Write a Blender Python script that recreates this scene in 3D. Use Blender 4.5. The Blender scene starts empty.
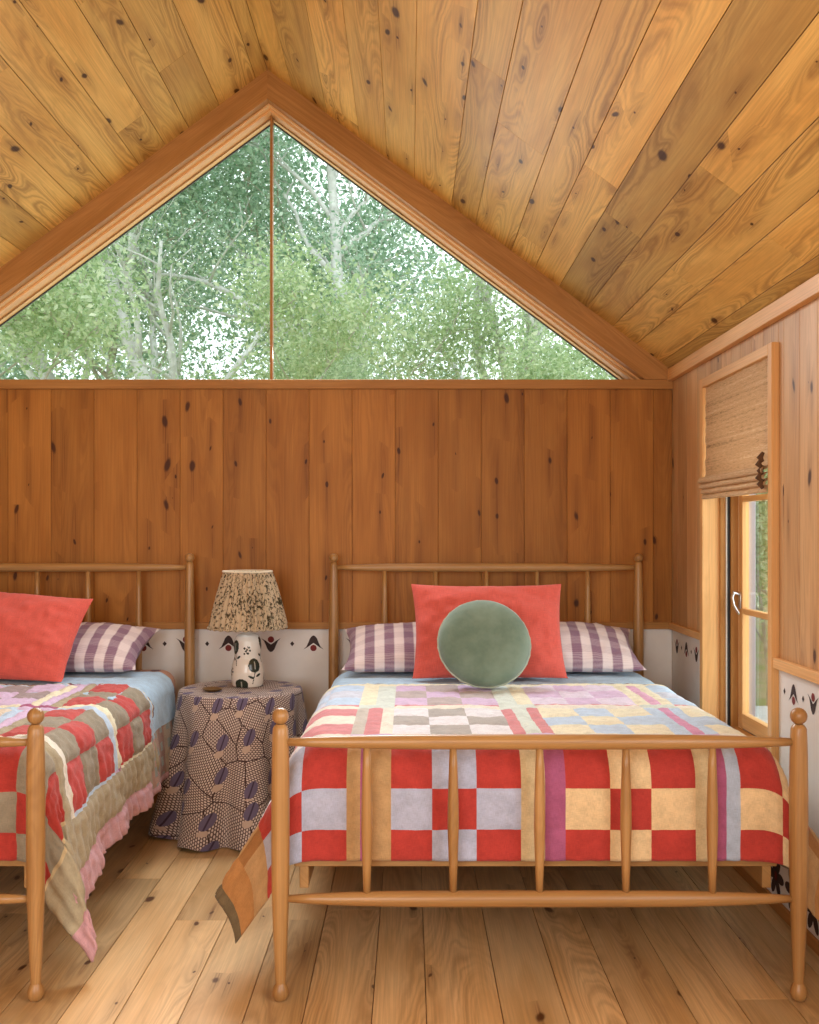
import bpy, math, random
import numpy as np
from mathutils import Vector, Matrix, noise as mnoise

random.seed(11)
rng = np.random.default_rng(5)
SC = bpy.context.scene
COL = SC.collection
PI = math.pi
F = 1003.0            # focal length in pixels of the 819x1024 frame
CAMZ = 1.397
# room
BACK, REAR = 5.20, -2.40
XR, XL, XM = 1.361, -2.828, -0.7336
RIDGE, EAVE = 3.787, 2.231
SLOPE = (RIDGE - EAVE) / (XR - XM)


def lin(r, g, b):
    def c(v):
        v /= 255.0
        return v / 12.92 if v <= 0.04045 else ((v + 0.055) / 1.055) ** 2.4
    return (c(r), c(g), c(b), 1.0)


# ------------------------------------------------------------------ node helper
class G:
    def __init__(self, name):
        self.m = bpy.data.materials.new(name)
        self.m.use_nodes = True
        self.t = self.m.node_tree
        self.t.nodes.clear()
        self.out = self.t.nodes.new('ShaderNodeOutputMaterial')

    def put(self, sock, v):
        if v is None:
            return
        if hasattr(v, 'is_output'):
            self.t.links.new(v, sock)
        else:
            sock.default_value = v

    def node(self, typ, **props):
        n = self.t.nodes.new(typ)
        for k, v in props.items():
            setattr(n, k, v)
        return n

    def math(self, op, a, b=None, c=None, clamp=False):
        n = self.node('ShaderNodeMath', operation=op, use_clamp=clamp)
        self.put(n.inputs[0], a)
        self.put(n.inputs[1], b)
        self.put(n.inputs[2], c)
        return n.outputs[0]

    def smooth(self, v, lo, hi, to0=0.0, to1=1.0):
        n = self.node('ShaderNodeMapRange', interpolation_type='SMOOTHSTEP')
        self.put(n.inputs['Value'], v)
        self.put(n.inputs['From Min'], lo)
        self.put(n.inputs['From Max'], hi)
        self.put(n.inputs['To Min'], to0)
        self.put(n.inputs['To Max'], to1)
        return n.outputs[0]

    def mix(self, f, a, b, blend='MIX'):
        n = self.node('ShaderNodeMix', data_type='RGBA', blend_type=blend)
        self.put(n.inputs['Factor'], f)
        self.put(n.inputs[6], a)
        self.put(n.inputs[7], b)
        return n.outputs[2]

    def xyz(self, x, y, z=0.0):
        n = self.node('ShaderNodeCombineXYZ')
        self.put(n.inputs[0], x)
        self.put(n.inputs[1], y)
        self.put(n.inputs[2], z)
        return n.outputs[0]

    def sep(self, v):
        n = self.node('ShaderNodeSeparateXYZ')
        self.put(n.inputs[0], v)
        return n.outputs

    def sepc(self, v):
        n = self.node('ShaderNodeSeparateColor')
        self.put(n.inputs[0], v)
        return n.outputs

    def noise(self, vec, scale=1.0, detail=2.0, rough=0.5):
        n = self.node('ShaderNodeTexNoise')
        self.put(n.inputs['Vector'], vec)
        n.inputs['Scale'].default_value = scale
        n.inputs['Detail'].default_value = detail
        n.inputs['Roughness'].default_value = rough
        return n.outputs['Fac']

    def voronoi(self, vec, scale=1.0, dims='2D', feature='F1', rand=1.0):
        n = self.node('ShaderNodeTexVoronoi', voronoi_dimensions=dims, feature=feature)
        self.put(n.inputs['Vector'], vec)
        n.inputs['Scale'].default_value = scale
        n.inputs['Randomness'].default_value = rand
        return n.outputs

    def uv(self):
        n = self.node('ShaderNodeUVMap')
        n.uv_map = 'UVMap'
        return n.outputs[0]

    def attr(self, name):
        n = self.node('ShaderNodeAttribute')
        n.attribute_name = name
        return n.outputs['Color']

    def obj(self):
        return self.node('ShaderNodeTexCoord').outputs['Object']

    def bump(self, h, strength=0.3, dist=0.002):
        n = self.node('ShaderNodeBump')
        n.inputs['Strength'].default_value = strength
        n.inputs['Distance'].default_value = dist
        self.put(n.inputs['Height'], h)
        return n.outputs[0]

    def principled(self, col, rough=0.5, normal=None, sheen=0.0, spec=0.5, metal=0.0, coat=0.0, sss=0.0):
        n = self.node('ShaderNodeBsdfPrincipled')
        self.put(n.inputs['Base Color'], col)
        self.put(n.inputs['Roughness'], rough)
        n.inputs['Specular IOR Level'].default_value = spec
        n.inputs['Metallic'].default_value = metal
        n.inputs['Sheen Weight'].default_value = sheen
        n.inputs['Coat Weight'].default_value = coat
        n.inputs['Coat Roughness'].default_value = 0.25
        if normal is not None:
            self.put(n.inputs['Normal'], normal)
        self.t.links.new(n.outputs[0], self.out.inputs[0])
        return n


def wood(name, dark, mid, light, knots=0.5, ring=0.55, rfreq=9.0, rough=0.5, vary=0.34, knotcol=(62, 28, 12), spec=0.35, coat=0.0, kscale=1.0, darkboards=1.0, streak=.42):
    g = G(name)
    u, v, _ = g.sep(g.uv())
    r, gg, b = g.sepc(g.attr('rnd'))[:3]
    seed = g.math('MULTIPLY', b, 50.0)
    n1 = g.noise(g.xyz(g.math('MULTIPLY', u, 0.55), g.math('MULTIPLY', v, 5.5), seed), 1.0, 1.2)
    wob = g.noise(g.xyz(g.math('MULTIPLY', u, 9.0), g.math('MULTIPLY', v, 22.0), seed), 1.0, 3.0)
    n1 = g.math('ADD', n1, g.math('MULTIPLY', g.math('SUBTRACT', wob, 0.5), 0.03))
    ringd = None
    core = halo = None
    if knots > 0:
        ku = g.math('MULTIPLY', u, 3.4 * kscale)
        kv = g.math('MULTIPLY', v, 4.8 * kscale)
        vo = g.voronoi(g.xyz(ku, kv, 0.0))
        cr, cg, cb = g.sepc(vo['Color'])[:3]
        px, py, _ = g.sep(vo['Position'])
        dx = g.math('SUBTRACT', ku, px)
        dy = g.math('SUBTRACT', kv, py)
        has = g.math('GREATER_THAN', cr, 1.0 - knots)
        size = g.math('ADD', g.math('MULTIPLY', g.math('MULTIPLY', cg, cg), 0.085), 0.022)
        kang = g.math('MULTIPLY', g.math('SUBTRACT', cb, .5), 1.6)
        kx = g.math('ADD', dx, g.math('MULTIPLY', dy, kang))
        kd = g.math('SQRT', g.math('ADD', g.math('POWER', g.math('MULTIPLY', kx, 0.75), 2.0), g.math('POWER', dy, 2.0)))
        kd = g.math('ADD', kd, g.math('MULTIPLY', g.math('SUBTRACT', wob, 0.5), 0.09))
        core = g.math('MULTIPLY', g.smooth(kd, size, g.math('MULTIPLY', size, 0.45)), has)
        e = g.math('ADD', g.math('POWER', g.math('DIVIDE', dx, streak), 2.0), g.math('POWER', g.math('DIVIDE', dy, 0.10), 2.0))
        halo = g.math('MULTIPLY', g.math('EXPONENT', g.math('MULTIPLY', e, -1.0)), has)
        n1 = g.math('ADD', n1, g.math('MULTIPLY', halo, 0.07))
    s = g.math('SINE', g.math('MULTIPLY', n1, rfreq * 2 * PI))
    s = g.math('POWER', g.math('ADD', g.math('MULTIPLY', s, 0.5), 0.5), 4.0)
    zone = g.noise(g.xyz(g.math('MULTIPLY', u, 0.35), g.math('MULTIPLY', v, 7.0), g.math('ADD', seed, 9.0)), 1.0, 1.0)
    zone = g.smooth(zone, 0.38, 0.68)
    s2 = g.math('POWER', g.math('ADD', g.math('MULTIPLY', g.math('SINE', g.math('MULTIPLY', n1, rfreq * 5.3 * PI)), 0.5), 0.5), 2.0)
    s = g.math('MAXIMUM', g.math('MULTIPLY', s, .75), g.math('MULTIPLY', s2, .5))
    ringd = g.math('MULTIPLY', g.math('MULTIPLY', s, g.math('ADD', g.math('MULTIPLY', zone, 0.85), 0.15)), ring)
    fib = g.noise(g.xyz(g.math('MULTIPLY', u, 3.0), g.math('MULTIPLY', v, 190.0), seed), 1.0, 2.0)
    mott = g.noise(g.xyz(g.math('MULTIPLY', u, 1.6), g.math('MULTIPLY', v, 9.0), seed), 1.0, 3.0)
    c = g.mix(g.smooth(mott, 0.3, 0.7), lin(*mid), lin(*light))
    c = g.mix(ringd, c, lin(*dark))
    c = g.mix(g.math('MULTIPLY', gg, 0.14), c, g.mix(1.0, c, (1.0, 0.80, 0.62, 1), 'MULTIPLY'))
    k = g.math('ADD', g.math('MULTIPLY', r, vary), 1.0 - vary * 0.55)
    k = g.math('MULTIPLY', k, g.math('ADD', g.math('MULTIPLY', fib, 0.5), 0.75))
    k = g.math('MULTIPLY', k, g.smooth(b, 0.11, 0.13, darkboards, 1.0))
    c = g.mix(1.0, c, g.node('ShaderNodeCombineColor').outputs[0], 'MULTIPLY')
    cc = [n for n in g.t.nodes if n.bl_idname == 'ShaderNodeCombineColor'][-1]
    for i in range(3):
        g.put(cc.inputs[i], k)
    if knots > 0:
        st = g.math('MULTIPLY', halo, g.math('ADD', g.math('MULTIPLY', g.smooth(fib, 0.35, 0.75), 0.75), 0.12))
        c = g.mix(g.math('MULTIPLY', st, 0.85), c, lin(92, 46, 16))
        c = g.mix(g.math('MULTIPLY', core, 0.9), c, lin(*knotcol))
    h = g.math('ADD', g.math('MULTIPLY', ringd, -0.6), g.math('MULTIPLY', fib, 0.5))
    g.principled(c, rough, g.bump(h, 0.18, 0.0015), spec=spec, coat=coat)
    return g.m


def cloth_attr(name, rough=0.9, sheen=0.15, weave=700.0):
    """fabric whose colour is the face colour attribute 'patch', with a woven slub"""
    g = G(name)
    u, v, _ = g.sep(g.uv())
    a = g.noise(g.xyz(g.math('MULTIPLY', u, weave), g.math('MULTIPLY', v, 60.0), 0.0), 1.0, 2.0)
    b = g.noise(g.xyz(g.math('MULTIPLY', u, 60.0), g.math('MULTIPLY', v, weave), 3.0), 1.0, 2.0)
    s = g.math('ADD', a, b)
    big = g.noise(g.xyz(g.math('MULTIPLY', u, 18.0), g.math('MULTIPLY', v, 18.0), 7.0), 1.0, 4.0, 0.7)
    c = g.mix(1.0, g.attr('patch'), g.mix(g.smooth(g.math('ADD', g.math('MULTIPLY', s, 0.5), g.math('MULTIPLY', big, 0.8)), 0.55, 1.2), (0.72, 0.72, 0.72, 1), (1.12, 1.12, 1.12, 1)), 'MULTIPLY')
    g.principled(c, rough, g.bump(g.math('ADD', s, g.math('MULTIPLY', big, 2.0)), 0.35, 0.002), sheen=sheen, spec=0.2)
    return g.m


def plain(name, rgb, rough=0.6, spec=0.4, metal=0.0, amt=0.08, scale=60.0, sheen=0.0, bump=0.1):
    g = G(name)
    n = g.noise(g.obj(), scale, 4.0)
    lo = tuple(max(0, x * (1 - amt)) for x in rgb)
    hi = tuple(min(255, x * (1 + amt)) for x in rgb)
    g.principled(g.mix(n, lin(*lo), lin(*hi)), rough, g.bump(n, bump, 0.002), spec=spec, metal=metal, sheen=sheen)
    return g.m


def plaid(name, dark, light, period=0.088, warm=None):
    g = G(name)
    u, v, _ = g.sep(g.uv())

    def stripe(x, per, soft=0.08):
        f = g.math('PINGPONG', g.math('DIVIDE', x, per), 0.5)
        return g.smooth(f, 0.25 - soft * 0.5, 0.25 + soft * 0.5)
    su = stripe(u, period)
    sv = stripe(v, period)
    k = g.math('ADD', g.math('MULTIPLY', su, 0.82), g.math('MULTIPLY', sv, 0.18))
    fine = g.math('MULTIPLY', g.math('PINGPONG', g.math('DIVIDE', v, 0.009), 0.5), 0.5)
    n = g.noise(g.xyz(g.math('MULTIPLY', u, 320.0), g.math('MULTIPLY', v, 320.0), 0.0), 1.0, 3.0)
    k = g.math('ADD', k, g.math('MULTIPLY', g.math('SUBTRACT', n, 0.5), 0.35))
    c = g.mix(g.math('ADD', k, g.math('SUBTRACT', fine, 0.12), clamp=True), lin(*light), lin(*dark))
    g.principled(c, 0.9, g.bump(n, 0.25, 0.001), sheen=0.1, spec=0.2)
    return g.m


# ------------------------------------------------------------------ mesh helper
class MB:
    def __init__(self):
        self.v, self.f, self.uv, self.c, self.m = [], [], [], [], []
        self.has_c = False

    def face(self, pts, uvs=None, col=None, mat=0):
        i = len(self.v)
        self.v.extend(tuple(p) for p in pts)
        self.f.append(tuple(range(i, i + len(pts))))
        self.uv.append(uvs or [(p[0], p[1]) for p in pts])
        self.c.append(col or (0.5, 0.5, 0.5, 1))
        self.m.append(mat)

    def indexed(self, verts, faces, uvs, cols=None, mat=0):
        i = len(self.v)
        self.v.extend(tuple(p) for p in verts)
        for k, fc in enumerate(faces):
            self.f.append(tuple(i + q for q in fc))
            self.uv.append(uvs[k])
            self.c.append(cols[k] if cols is not None else (0.5, 0.5, 0.5, 1))
            self.m.append(mat)

    def plank(self, O, S, T, Nn, s0, s1, t0, t1, th=0.02, ch=0.0010, col=None, mat=0, gap=0.0012):
        """board on the frame (O; S along the grain, T across, Nn outward face)"""
        col = col or (random.random(), random.random(), random.random(), 1)
        ou, ov = random.uniform(0, 40), random.uniform(0, 40)
        t0 += gap
        t1 -= gap

        def P(s, t, n):
            return O + S * s + T * t + Nn * n
        top = [(s0 + ch, t0 + ch, 0), (s1 - ch, t0 + ch, 0), (s1 - ch, t1 - ch, 0), (s0 + ch, t1 - ch, 0)]
        mid = [(s0, t0, -ch), (s1, t0, -ch), (s1, t1, -ch), (s0, t1, -ch)]
        bot = [(s0, t0, -th), (s1, t0, -th), (s1, t1, -th), (s0, t1, -th)]
        pts = [P(*q) for q in top + mid + bot]
        uvp = [(q[0] + ou, q[1] + ov) for q in top] + [(q[0] + ou, q[1] + ov + 0.0) for q in mid] + [(q[0] + ou, q[1] + ov + 0.02) for q in bot]
        fs = [(0, 1, 2, 3), (4, 5, 1, 0), (5, 6, 2, 1), (6, 7, 3, 2), (7, 4, 0, 3),
              (8, 9, 5, 4), (9, 10, 6, 5), (10, 11, 7, 6), (11, 8, 4, 7), (11, 10, 9, 8)]
        if S.cross(T).dot(Nn) < 0:
            fs = [tuple(reversed(f)) for f in fs]
        self.indexed(pts, fs, [[uvp[i] for i in f] for f in fs], [col] * len(fs), mat)

    def box(self, x0, x1, y0, y1, z0, z1, ch=0.002, grain='z', mat=0, col=None):
        """a box with small chamfers; grain names the axis the wood runs along"""
        col = col or (random.random(), random.random(), random.random(), 1)
        ou, ov = random.uniform(0, 40), random.uniform(0, 40)
        c = min(ch, (x1 - x0) * .45, (y1 - y0) * .45, (z1 - z0) * .45)
        L = [(x0, x1), (y0, y1), (z0, z1)]
        verts, idx = [], {}
        for ax in range(3):
            for sx in (0, 1):
                for sy in (0, 1):
                    for sz in (0, 1):
                        s = (sx, sy, sz)
                        p = []
                        for a in range(3):
                            lo, hi = L[a]
                            e = c if a != ax else 0
                            p.append(lo + e if s[a] == 0 else hi - e)
                        idx[(ax, s)] = len(verts)
                        verts.append(p)
        faces = []
        for ax in range(3):
            o = [a for a in range(3) if a != ax]
            for sd in (0, 1):
                q = []
                for (i, j) in ((0, 0), (1, 0), (1, 1), (0, 1)):
                    s = [0, 0, 0]
                    s[ax] = sd
                    s[o[0]] = i
                    s[o[1]] = j
                    q.append(idx[(ax, tuple(s))])
                faces.append(q)
        for ax in range(3):
            a, b = [q for q in range(3) if q != ax]
            for i in (0, 1):
                for j in (0, 1):
                    q = []
                    for (k, w) in ((0, a), (1, a), (1, b), (0, b)):
                        s = [0, 0, 0]
                        s[a] = i
                        s[b] = j
                        s[ax] = k
                        q.append(idx[(w, tuple(s))])
                    faces.append(q)
        for sx in (0, 1):
            for sy in (0, 1):
                for sz in (0, 1):
                    faces.append([idx[(0, (sx, sy, sz))], idx[(1, (sx, sy, sz))], idx[(2, (sx, sy, sz))]])
        ctr = Vector(((x0 + x1) / 2, (y0 + y1) / 2, (z0 + z1) / 2))
        gi = 'xyz'.index(grain)
        uvs = []
        for k, f in enumerate(faces):
            p = [Vector(verts[i]) for i in f]
            n = (p[1] - p[0]).cross(p[2] - p[0])
            if n.dot(sum(p, Vector()) / len(p) - ctr) < 0:
                f = list(reversed(f))
                faces[k] = f
            uvs.append([(verts[i][gi] + ou, sum(verts[i][a] for a in range(3) if a != gi) + ov) for i in f])
        self.indexed(verts, faces, uvs, [col] * len(faces), mat)

    def lathe(self, base, axis, prof, n=20, col=None, mat=0, ovalx=1.0):
        """revolve prof [(distance along axis, radius)] about the axis through base"""
        col = col or (random.random(), random.random(), random.random(), 1)
        axis = Vector(axis).normalized()
        ref = Vector((0, 0, 1)) if abs(axis.z) < 0.9 else Vector((1, 0, 0))
        a = axis.cross(ref).normalized()
        b = axis.cross(a)
        base = Vector(base)
        ou, ov = random.uniform(0, 40), random.uniform(0, 40)
        verts, faces, uvs = [], [], []
        for (h, r) in prof:
            for k in range(n):
                t = 2 * PI * k / n
                verts.append(base + axis * h + (a * math.cos(t) + b * math.sin(t)) * r)
        R = max(r for _, r in prof)
        for i in range(len(prof) - 1):
            for k in range(n):
                k2 = (k + 1) % n
                faces.append((i * n + k, i * n + k2, (i + 1) * n + k2, (i + 1) * n + k))

                def U(ii, kk):
                    return (prof[ii][0] + ou, R * 2 * PI * kk / n + ov)
                uvs.append([U(i, k), U(i, k + 1), U(i + 1, k + 1), U(i + 1, k)])
        for end, rev in ((0, True), (len(prof) - 1, False)):
            f = [end * n + k for k in range(n)]
            if prof[end][1] > 1e-5:
                uvs.append([(ou + verts[i].dot(a), ov + verts[i].dot(b)) for i in (reversed(f) if rev else f)])
                faces.append(tuple(reversed(f)) if rev else tuple(f))
        # orientation: make outward
        i = 0
        best = max(range(len(prof) - 1), key=lambda q: prof[q][1])
        f = faces[best * n]
        p = [verts[q] for q in f]
        nn = (p[1] - p[0]).cross(p[2] - p[0])
        mid = sum(p, Vector()) / 4 - base
        rad = mid - axis * mid.dot(axis)
        if nn.dot(rad) < 0:
            faces = [tuple(reversed(q)) for q in faces]
            uvs = [list(reversed(q)) for q in uvs]
        self.indexed(verts, faces, uvs, [col] * len(faces), mat)

    def tube(self, pts, rads, n=8, mat=0, col=None):
        col = col or (random.random(), random.random(), random.random(), 1)
        pts = [Vector(p) for p in pts]
        if not hasattr(rads, '__len__'):
            rads = [rads] * len(pts)
        verts, faces, uvs = [], [], []
        prev = None
        L = 0
        for i, p in enumerate(pts):
            d = (pts[min(i + 1, len(pts) - 1)] - pts[max(i - 1, 0)]).normalized()
            if prev is None:
                ref = Vector((0, 0, 1)) if abs(d.z) < 0.9 else Vector((1, 0, 0))
                a = d.cross(ref).normalized()
            else:
                a = (prev - d * prev.dot(d)).normalized()
            prev = a
            b = d.cross(a)
            for k in range(n):
                t = 2 * PI * k / n
                verts.append(p + (a * math.cos(t) + b * math.sin(t)) * rads[i])
        ln = [0]
        for i in range(1, len(pts)):
            ln.append(ln[-1] + (pts[i] - pts[i - 1]).length)
        for i in range(len(pts) - 1):
            for k in range(n):
                k2 = (k + 1) % n
                faces.append((i * n + k, i * n + k2, (i + 1) * n + k2, (i + 1) * n + k))
                uvs.append([(ln[i], k / n * .2), (ln[i], (k + 1) / n * .2), (ln[i + 1], (k + 1) / n * .2), (ln[i + 1], k / n * .2)])
        faces.append(tuple(reversed(range(n))))
        uvs.append([(0, 0)] * n)
        faces.append(tuple((len(pts) - 1) * n + k for k in range(n)))
        uvs.append([(0, 0)] * n)
        self.indexed(verts, faces, uvs, [col] * len(faces), mat)

    def build(self, name, mats, parent=None, smooth=False, cname='rnd'):
        me = bpy.data.meshes.new(name)
        me.from_pydata(self.v, [], self.f)
        uvl = me.uv_layers.new(name='UVMap')
        flat = np.array([q for f in self.uv for p in f for q in p], dtype=np.float32)
        uvl.data.foreach_set('uv', flat)
        at = me.attributes.new(cname, 'FLOAT_COLOR', 'FACE')
        at.data.foreach_set('color', np.array([q for c in self.c for q in c], dtype=np.float32))
        if not isinstance(mats, (list, tuple)):
            mats = [mats]
        for m in mats:
            me.materials.append(m)
        me.polygons.foreach_set('material_index', np.array(self.m, dtype=np.int32))
        if smooth:
            me.polygons.foreach_set('use_smooth', np.ones(len(self.f), dtype=bool))
        me.update()
        o = bpy.data.objects.new(name, me)
        COL.objects.link(o)
        if smooth and smooth != 'all':
            try:
                me.set_sharp_from_angle(angle=math.radians(smooth))
            except Exception:
                pass
        if parent:
            o.parent = parent
            o.matrix_parent_inverse = Matrix.Translation(-Vector(parent.location))
        return o


def tag(o, label, cat, group=None, kind=None):
    o['label'] = label
    o['category'] = cat
    if group:
        o['group'] = group
    if kind:
        o['kind'] = kind
    return o


def thing(name, label, cat, loc=(0, 0, 0), group=None):
    o = bpy.data.objects.new(name, None)
    o.empty_display_size = 0.05
    COL.objects.link(o)
    o.location = loc
    return tag(o, label, cat, group)


def struct(o):
    o['kind'] = 'structure'
    return o


# ------------------------------------------------------------------ materials
M = {}
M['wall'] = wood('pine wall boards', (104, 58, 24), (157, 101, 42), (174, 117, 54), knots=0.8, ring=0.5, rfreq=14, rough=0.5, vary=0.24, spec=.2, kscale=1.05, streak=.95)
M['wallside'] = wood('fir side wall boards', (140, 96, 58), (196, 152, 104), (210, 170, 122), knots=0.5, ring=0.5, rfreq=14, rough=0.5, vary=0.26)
M['ceil'] = wood('pine ceiling boards', (124, 78, 34), (214, 168, 90), (228, 188, 108), knots=0.8, ring=0.7, rfreq=15, rough=0.6, vary=0.42, spec=0.12, darkboards=0.62)
M['floor'] = wood('pine floor boards', (140, 98, 58), (206, 166, 112), (222, 188, 138), knots=0.5, ring=0.6, rfreq=14, rough=0.36, vary=0.36, spec=0.45, knotcol=(80, 44, 22))
M['trim'] = wood('fir trim', (124, 76, 36), (168, 116, 60), (184, 132, 74), knots=0.22, ring=0.4, rfreq=12, vary=0.16, spec=.2)
M['sash'] = wood('fir window joinery', (180, 122, 66), (218, 166, 104), (228, 180, 120), knots=0.06, ring=0.3, rfreq=12, vary=0.12)
M['oak'] = wood('oak bed wood', (120, 80, 42), (162, 120, 70), (178, 136, 84), knots=0.0, ring=0.45, rfreq=20, rough=0.36, vary=0.12, spec=0.5)
M['white'] = plain('cream plaster panel', (226, 220, 214), 0.7, amt=0.02, scale=20)
M['stencil_dark'] = plain('stencil charcoal paint', (58, 42, 40), 0.7)
M['stencil_red'] = plain('stencil red paint', (122, 38, 34), 0.7)
M['quilt'] = cloth_attr('patchwork cotton')
M['metal'] = plain('satin nickel', (205, 205, 205), 0.28, metal=1.0, amt=0.02)
M['rubber'] = plain('black gasket', (38, 36, 36), 0.6)
M['seal'] = plain('white weather seal', (225, 222, 214), 0.6)
M['bark'] = plain('pale lichen bark', (206, 203, 194), 0.9, spec=0.1, amt=0.3, scale=9, bump=0.6)
M['twig'] = plain('grey bark', (176, 170, 158), 0.9, spec=0.1, amt=0.3, scale=9, bump=0.6)


def glass():
    g = G('window glass')
    fr = g.node('ShaderNodeFresnel')
    fr.inputs['IOR'].default_value = 1.45
    tr = g.node('ShaderNodeBsdfTransparent')
    tr.inputs[0].default_value = (0.96, 0.985, 0.97, 1)
    gl = g.node('ShaderNodeBsdfGlossy')
    gl.inputs['Roughness'].default_value = 0.0
    mx = g.node('ShaderNodeMixShader')
    g.put(mx.inputs[0], g.math('MULTIPLY', fr.outputs[0], 0.45))
    g.t.links.new(tr.outputs[0], mx.inputs[1])
    g.t.links.new(gl.outputs[0], mx.inputs[2])
    g.t.links.new(mx.outputs[0], g.out.inputs[0])
    return g.m


M['glass'] = glass()


def leaf_mat(name, a, b, c):
    g = G(name)
    r = g.sepc(g.attr('rnd'))
    col = g.mix(r[0], lin(*a), lin(*b))
    col = g.mix(g.math('POWER', r[1], 3.0), col, lin(*c))
    d = g.node('ShaderNodeBsdfDiffuse')
    t = g.node('ShaderNodeBsdfTranslucent')
    gl = g.node('ShaderNodeBsdfGlossy')
    gl.inputs['Roughness'].default_value = 0.5
    g.put(d.inputs[0], col)
    g.put(t.inputs[0], col)
    m1 = g.node('ShaderNodeMixShader')
    m1.inputs[0].default_value = 0.45
    m2 = g.node('ShaderNodeMixShader')
    m2.inputs[0].default_value = 0.06
    g.t.links.new(d.outputs[0], m1.inputs[1])
    g.t.links.new(t.outputs[0], m1.inputs[2])
    g.t.links.new(m1.outputs[0], m2.inputs[1])
    g.t.links.new(gl.outputs[0], m2.inputs[2])
    g.t.links.new(m2.outputs[0], g.out.inputs[0])
    return g.m


M['leaf'] = leaf_mat('oak leaves', (128, 162, 120), (180, 204, 160), (224, 234, 206))
M['leaf2'] = leaf_mat('bluish leaves', (116, 158, 126), (168, 198, 168), (216, 232, 212))
M['leaf3'] = leaf_mat('yellow green leaves', (140, 172, 118), (188, 208, 156), (228, 236, 204))

# ------------------------------------------------------------------ room shell
V = Vector
X_, Y_, Z_ = V((1, 0, 0)), V((0, 1, 0)), V((0, 0, 1))


def row_boards(mb, O, S, T, Nn, L, Wd, wmin, wmax, lmin=None, lmax=None, th=0.02, hole=None, start=0.0, widths=None, hole2=None, gap=.0012, colfn=None):
    holes = [h for h in (hole, hole2) if h]
    t = start
    i = 0
    while t < Wd - 1e-4:
        w = widths[i] if widths and i < len(widths) else random.uniform(wmin, wmax)
        i += 1
        t1 = min(t + w, Wd)
        for h in holes:
            for hb in h[:2]:
                if t + 1e-4 < hb < t1 + .03:
                    t1 = hb
        if Wd - t1 < 0.05:
            t1 = Wd
        s = -(random.uniform(0, lmax) if lmax else 0)
        while s < L - 1e-4:
            ln = random.uniform(lmin, lmax) if lmax else L
            s1 = min(s + ln, L)
            a, b = max(s, 0), s1
            if b - a > 0.02:
                segs = [(a, b)]
                for h in holes:
                    if not (t1 > h[0] + 1e-4 and t < h[1] - 1e-4):
                        continue
                    hole = h
                    segs = [q for q in ((a, min(b, hole[2])), (max(a, hole[3]), b)) if q[1] - q[0] > 0.01]
                for (p, q) in segs:
                    mb.plank(O, S, T, Nn, p, q, t, t1, th, gap=gap, col=colfn(t, t1, p) if colfn else None)
            s = s1
        t = t1


# floor
mb = MB()
row_boards(mb, V((XL, REAR, 0)), Y_, X_, Z_, BACK - REAR, XR - XL, 0.15, 0.22, 1.6, 3.4)
mb.box(XL - .2, XR + .2, REAR - .1, BACK + .2, -.20, -.021, grain='y')
struct(mb.build('floor', M['floor']))

# ceiling: two pitched planes
al = math.atan(SLOPE)
for nm, sgn in (('ceiling_right', 1), ('ceiling_left', -1)):
    mb = MB()
    T = V((sgn * math.cos(al), 0, -math.sin(al)))
    Nn = V((-sgn * math.sin(al), 0, -math.cos(al)))
    ws = [0.075] if sgn < 0 else []
    row_boards(mb, V((XM, BACK, RIDGE)), -Y_, T, Nn, BACK - REAR, (XR - XM) / math.cos(al) + 0.02, 0.15, 0.25, 1.7, 3.6, widths=ws,
              colfn=lambda t0, t1, p, sg=sgn: (random.random(), random.random(), .05 if sg > 0 and t0 <= 1.93 < t1 and p < 1.6 else random.uniform(.15, 1), 1))
    struct(mb.build(nm, M['ceil']))

RAIL0, RAIL1 = 0.900, 0.936
SILL0, SILL1 = 2.142, 2.190


def motif(mb, O, A, Bv, Nn, kind, s=1.0):
    """painted stencil on a panel; A, Bv span the panel"""
    def poly(pts, mat):
        p3 = [O + A * (x * s) + Bv * (y * s) + Nn * 0.0012 for x, y in pts]
        n = (p3[1] - p3[0]).cross(p3[2] - p3[0])
        if n.dot(Nn) < 0:
            p3.reverse()
        mb.face(p3, None, None, mat)

    def dot(cx, cy, r, mat):
        poly([(cx + r * math.cos(t), cy + r * math.sin(t)) for t in [2 * PI * k / 20 for k in range(20)]], mat)
    if kind in 'AV':
        f = 1 if kind == 'A' else -1
        L = [(-.052, -.030), (-.036, -.014), (-.026, .008), (-.018, .028), (-.008, .040), (0, .043)]
        I = [(0, .004), (-.012, -.004), (-.028, -.016)]
        for sx in (1, -1):
            outl = [(-sx * x, f * y) for x, y in L]
            inn = [(-sx * x, f * y) for x, y in reversed(I)]
            # strips between outer and inner lines
            o_ = outl[1:]
            quad = [outl[0], outl[1], inn[0]]
            poly(quad, 1)
            poly([outl[1], outl[2], inn[1], inn[0]], 1)
            poly([outl[2], outl[3], outl[4], outl[5], inn[2], inn[1]], 1)
        dot(0, -f * .022, .0165, 2)
    elif kind == 'D':
        poly([(-.011, 0), (0, -.013), (.011, 0), (0, .013)], 1)
    elif kind == 'O':
        for t in range(6):
            a = 2 * PI * t / 6
            ca, sa = math.cos(a), math.sin(a)
            pp = []
            for k in range(12):
                b = 2 * PI * k / 12
                ex, ey = .03 + .024 * math.cos(b), .013 * math.sin(b)
                pp.append((ex * ca - ey * sa, ex * sa + ey * ca))
            poly(pp, 1)
        dot(0, 0, .012, 2)


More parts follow.
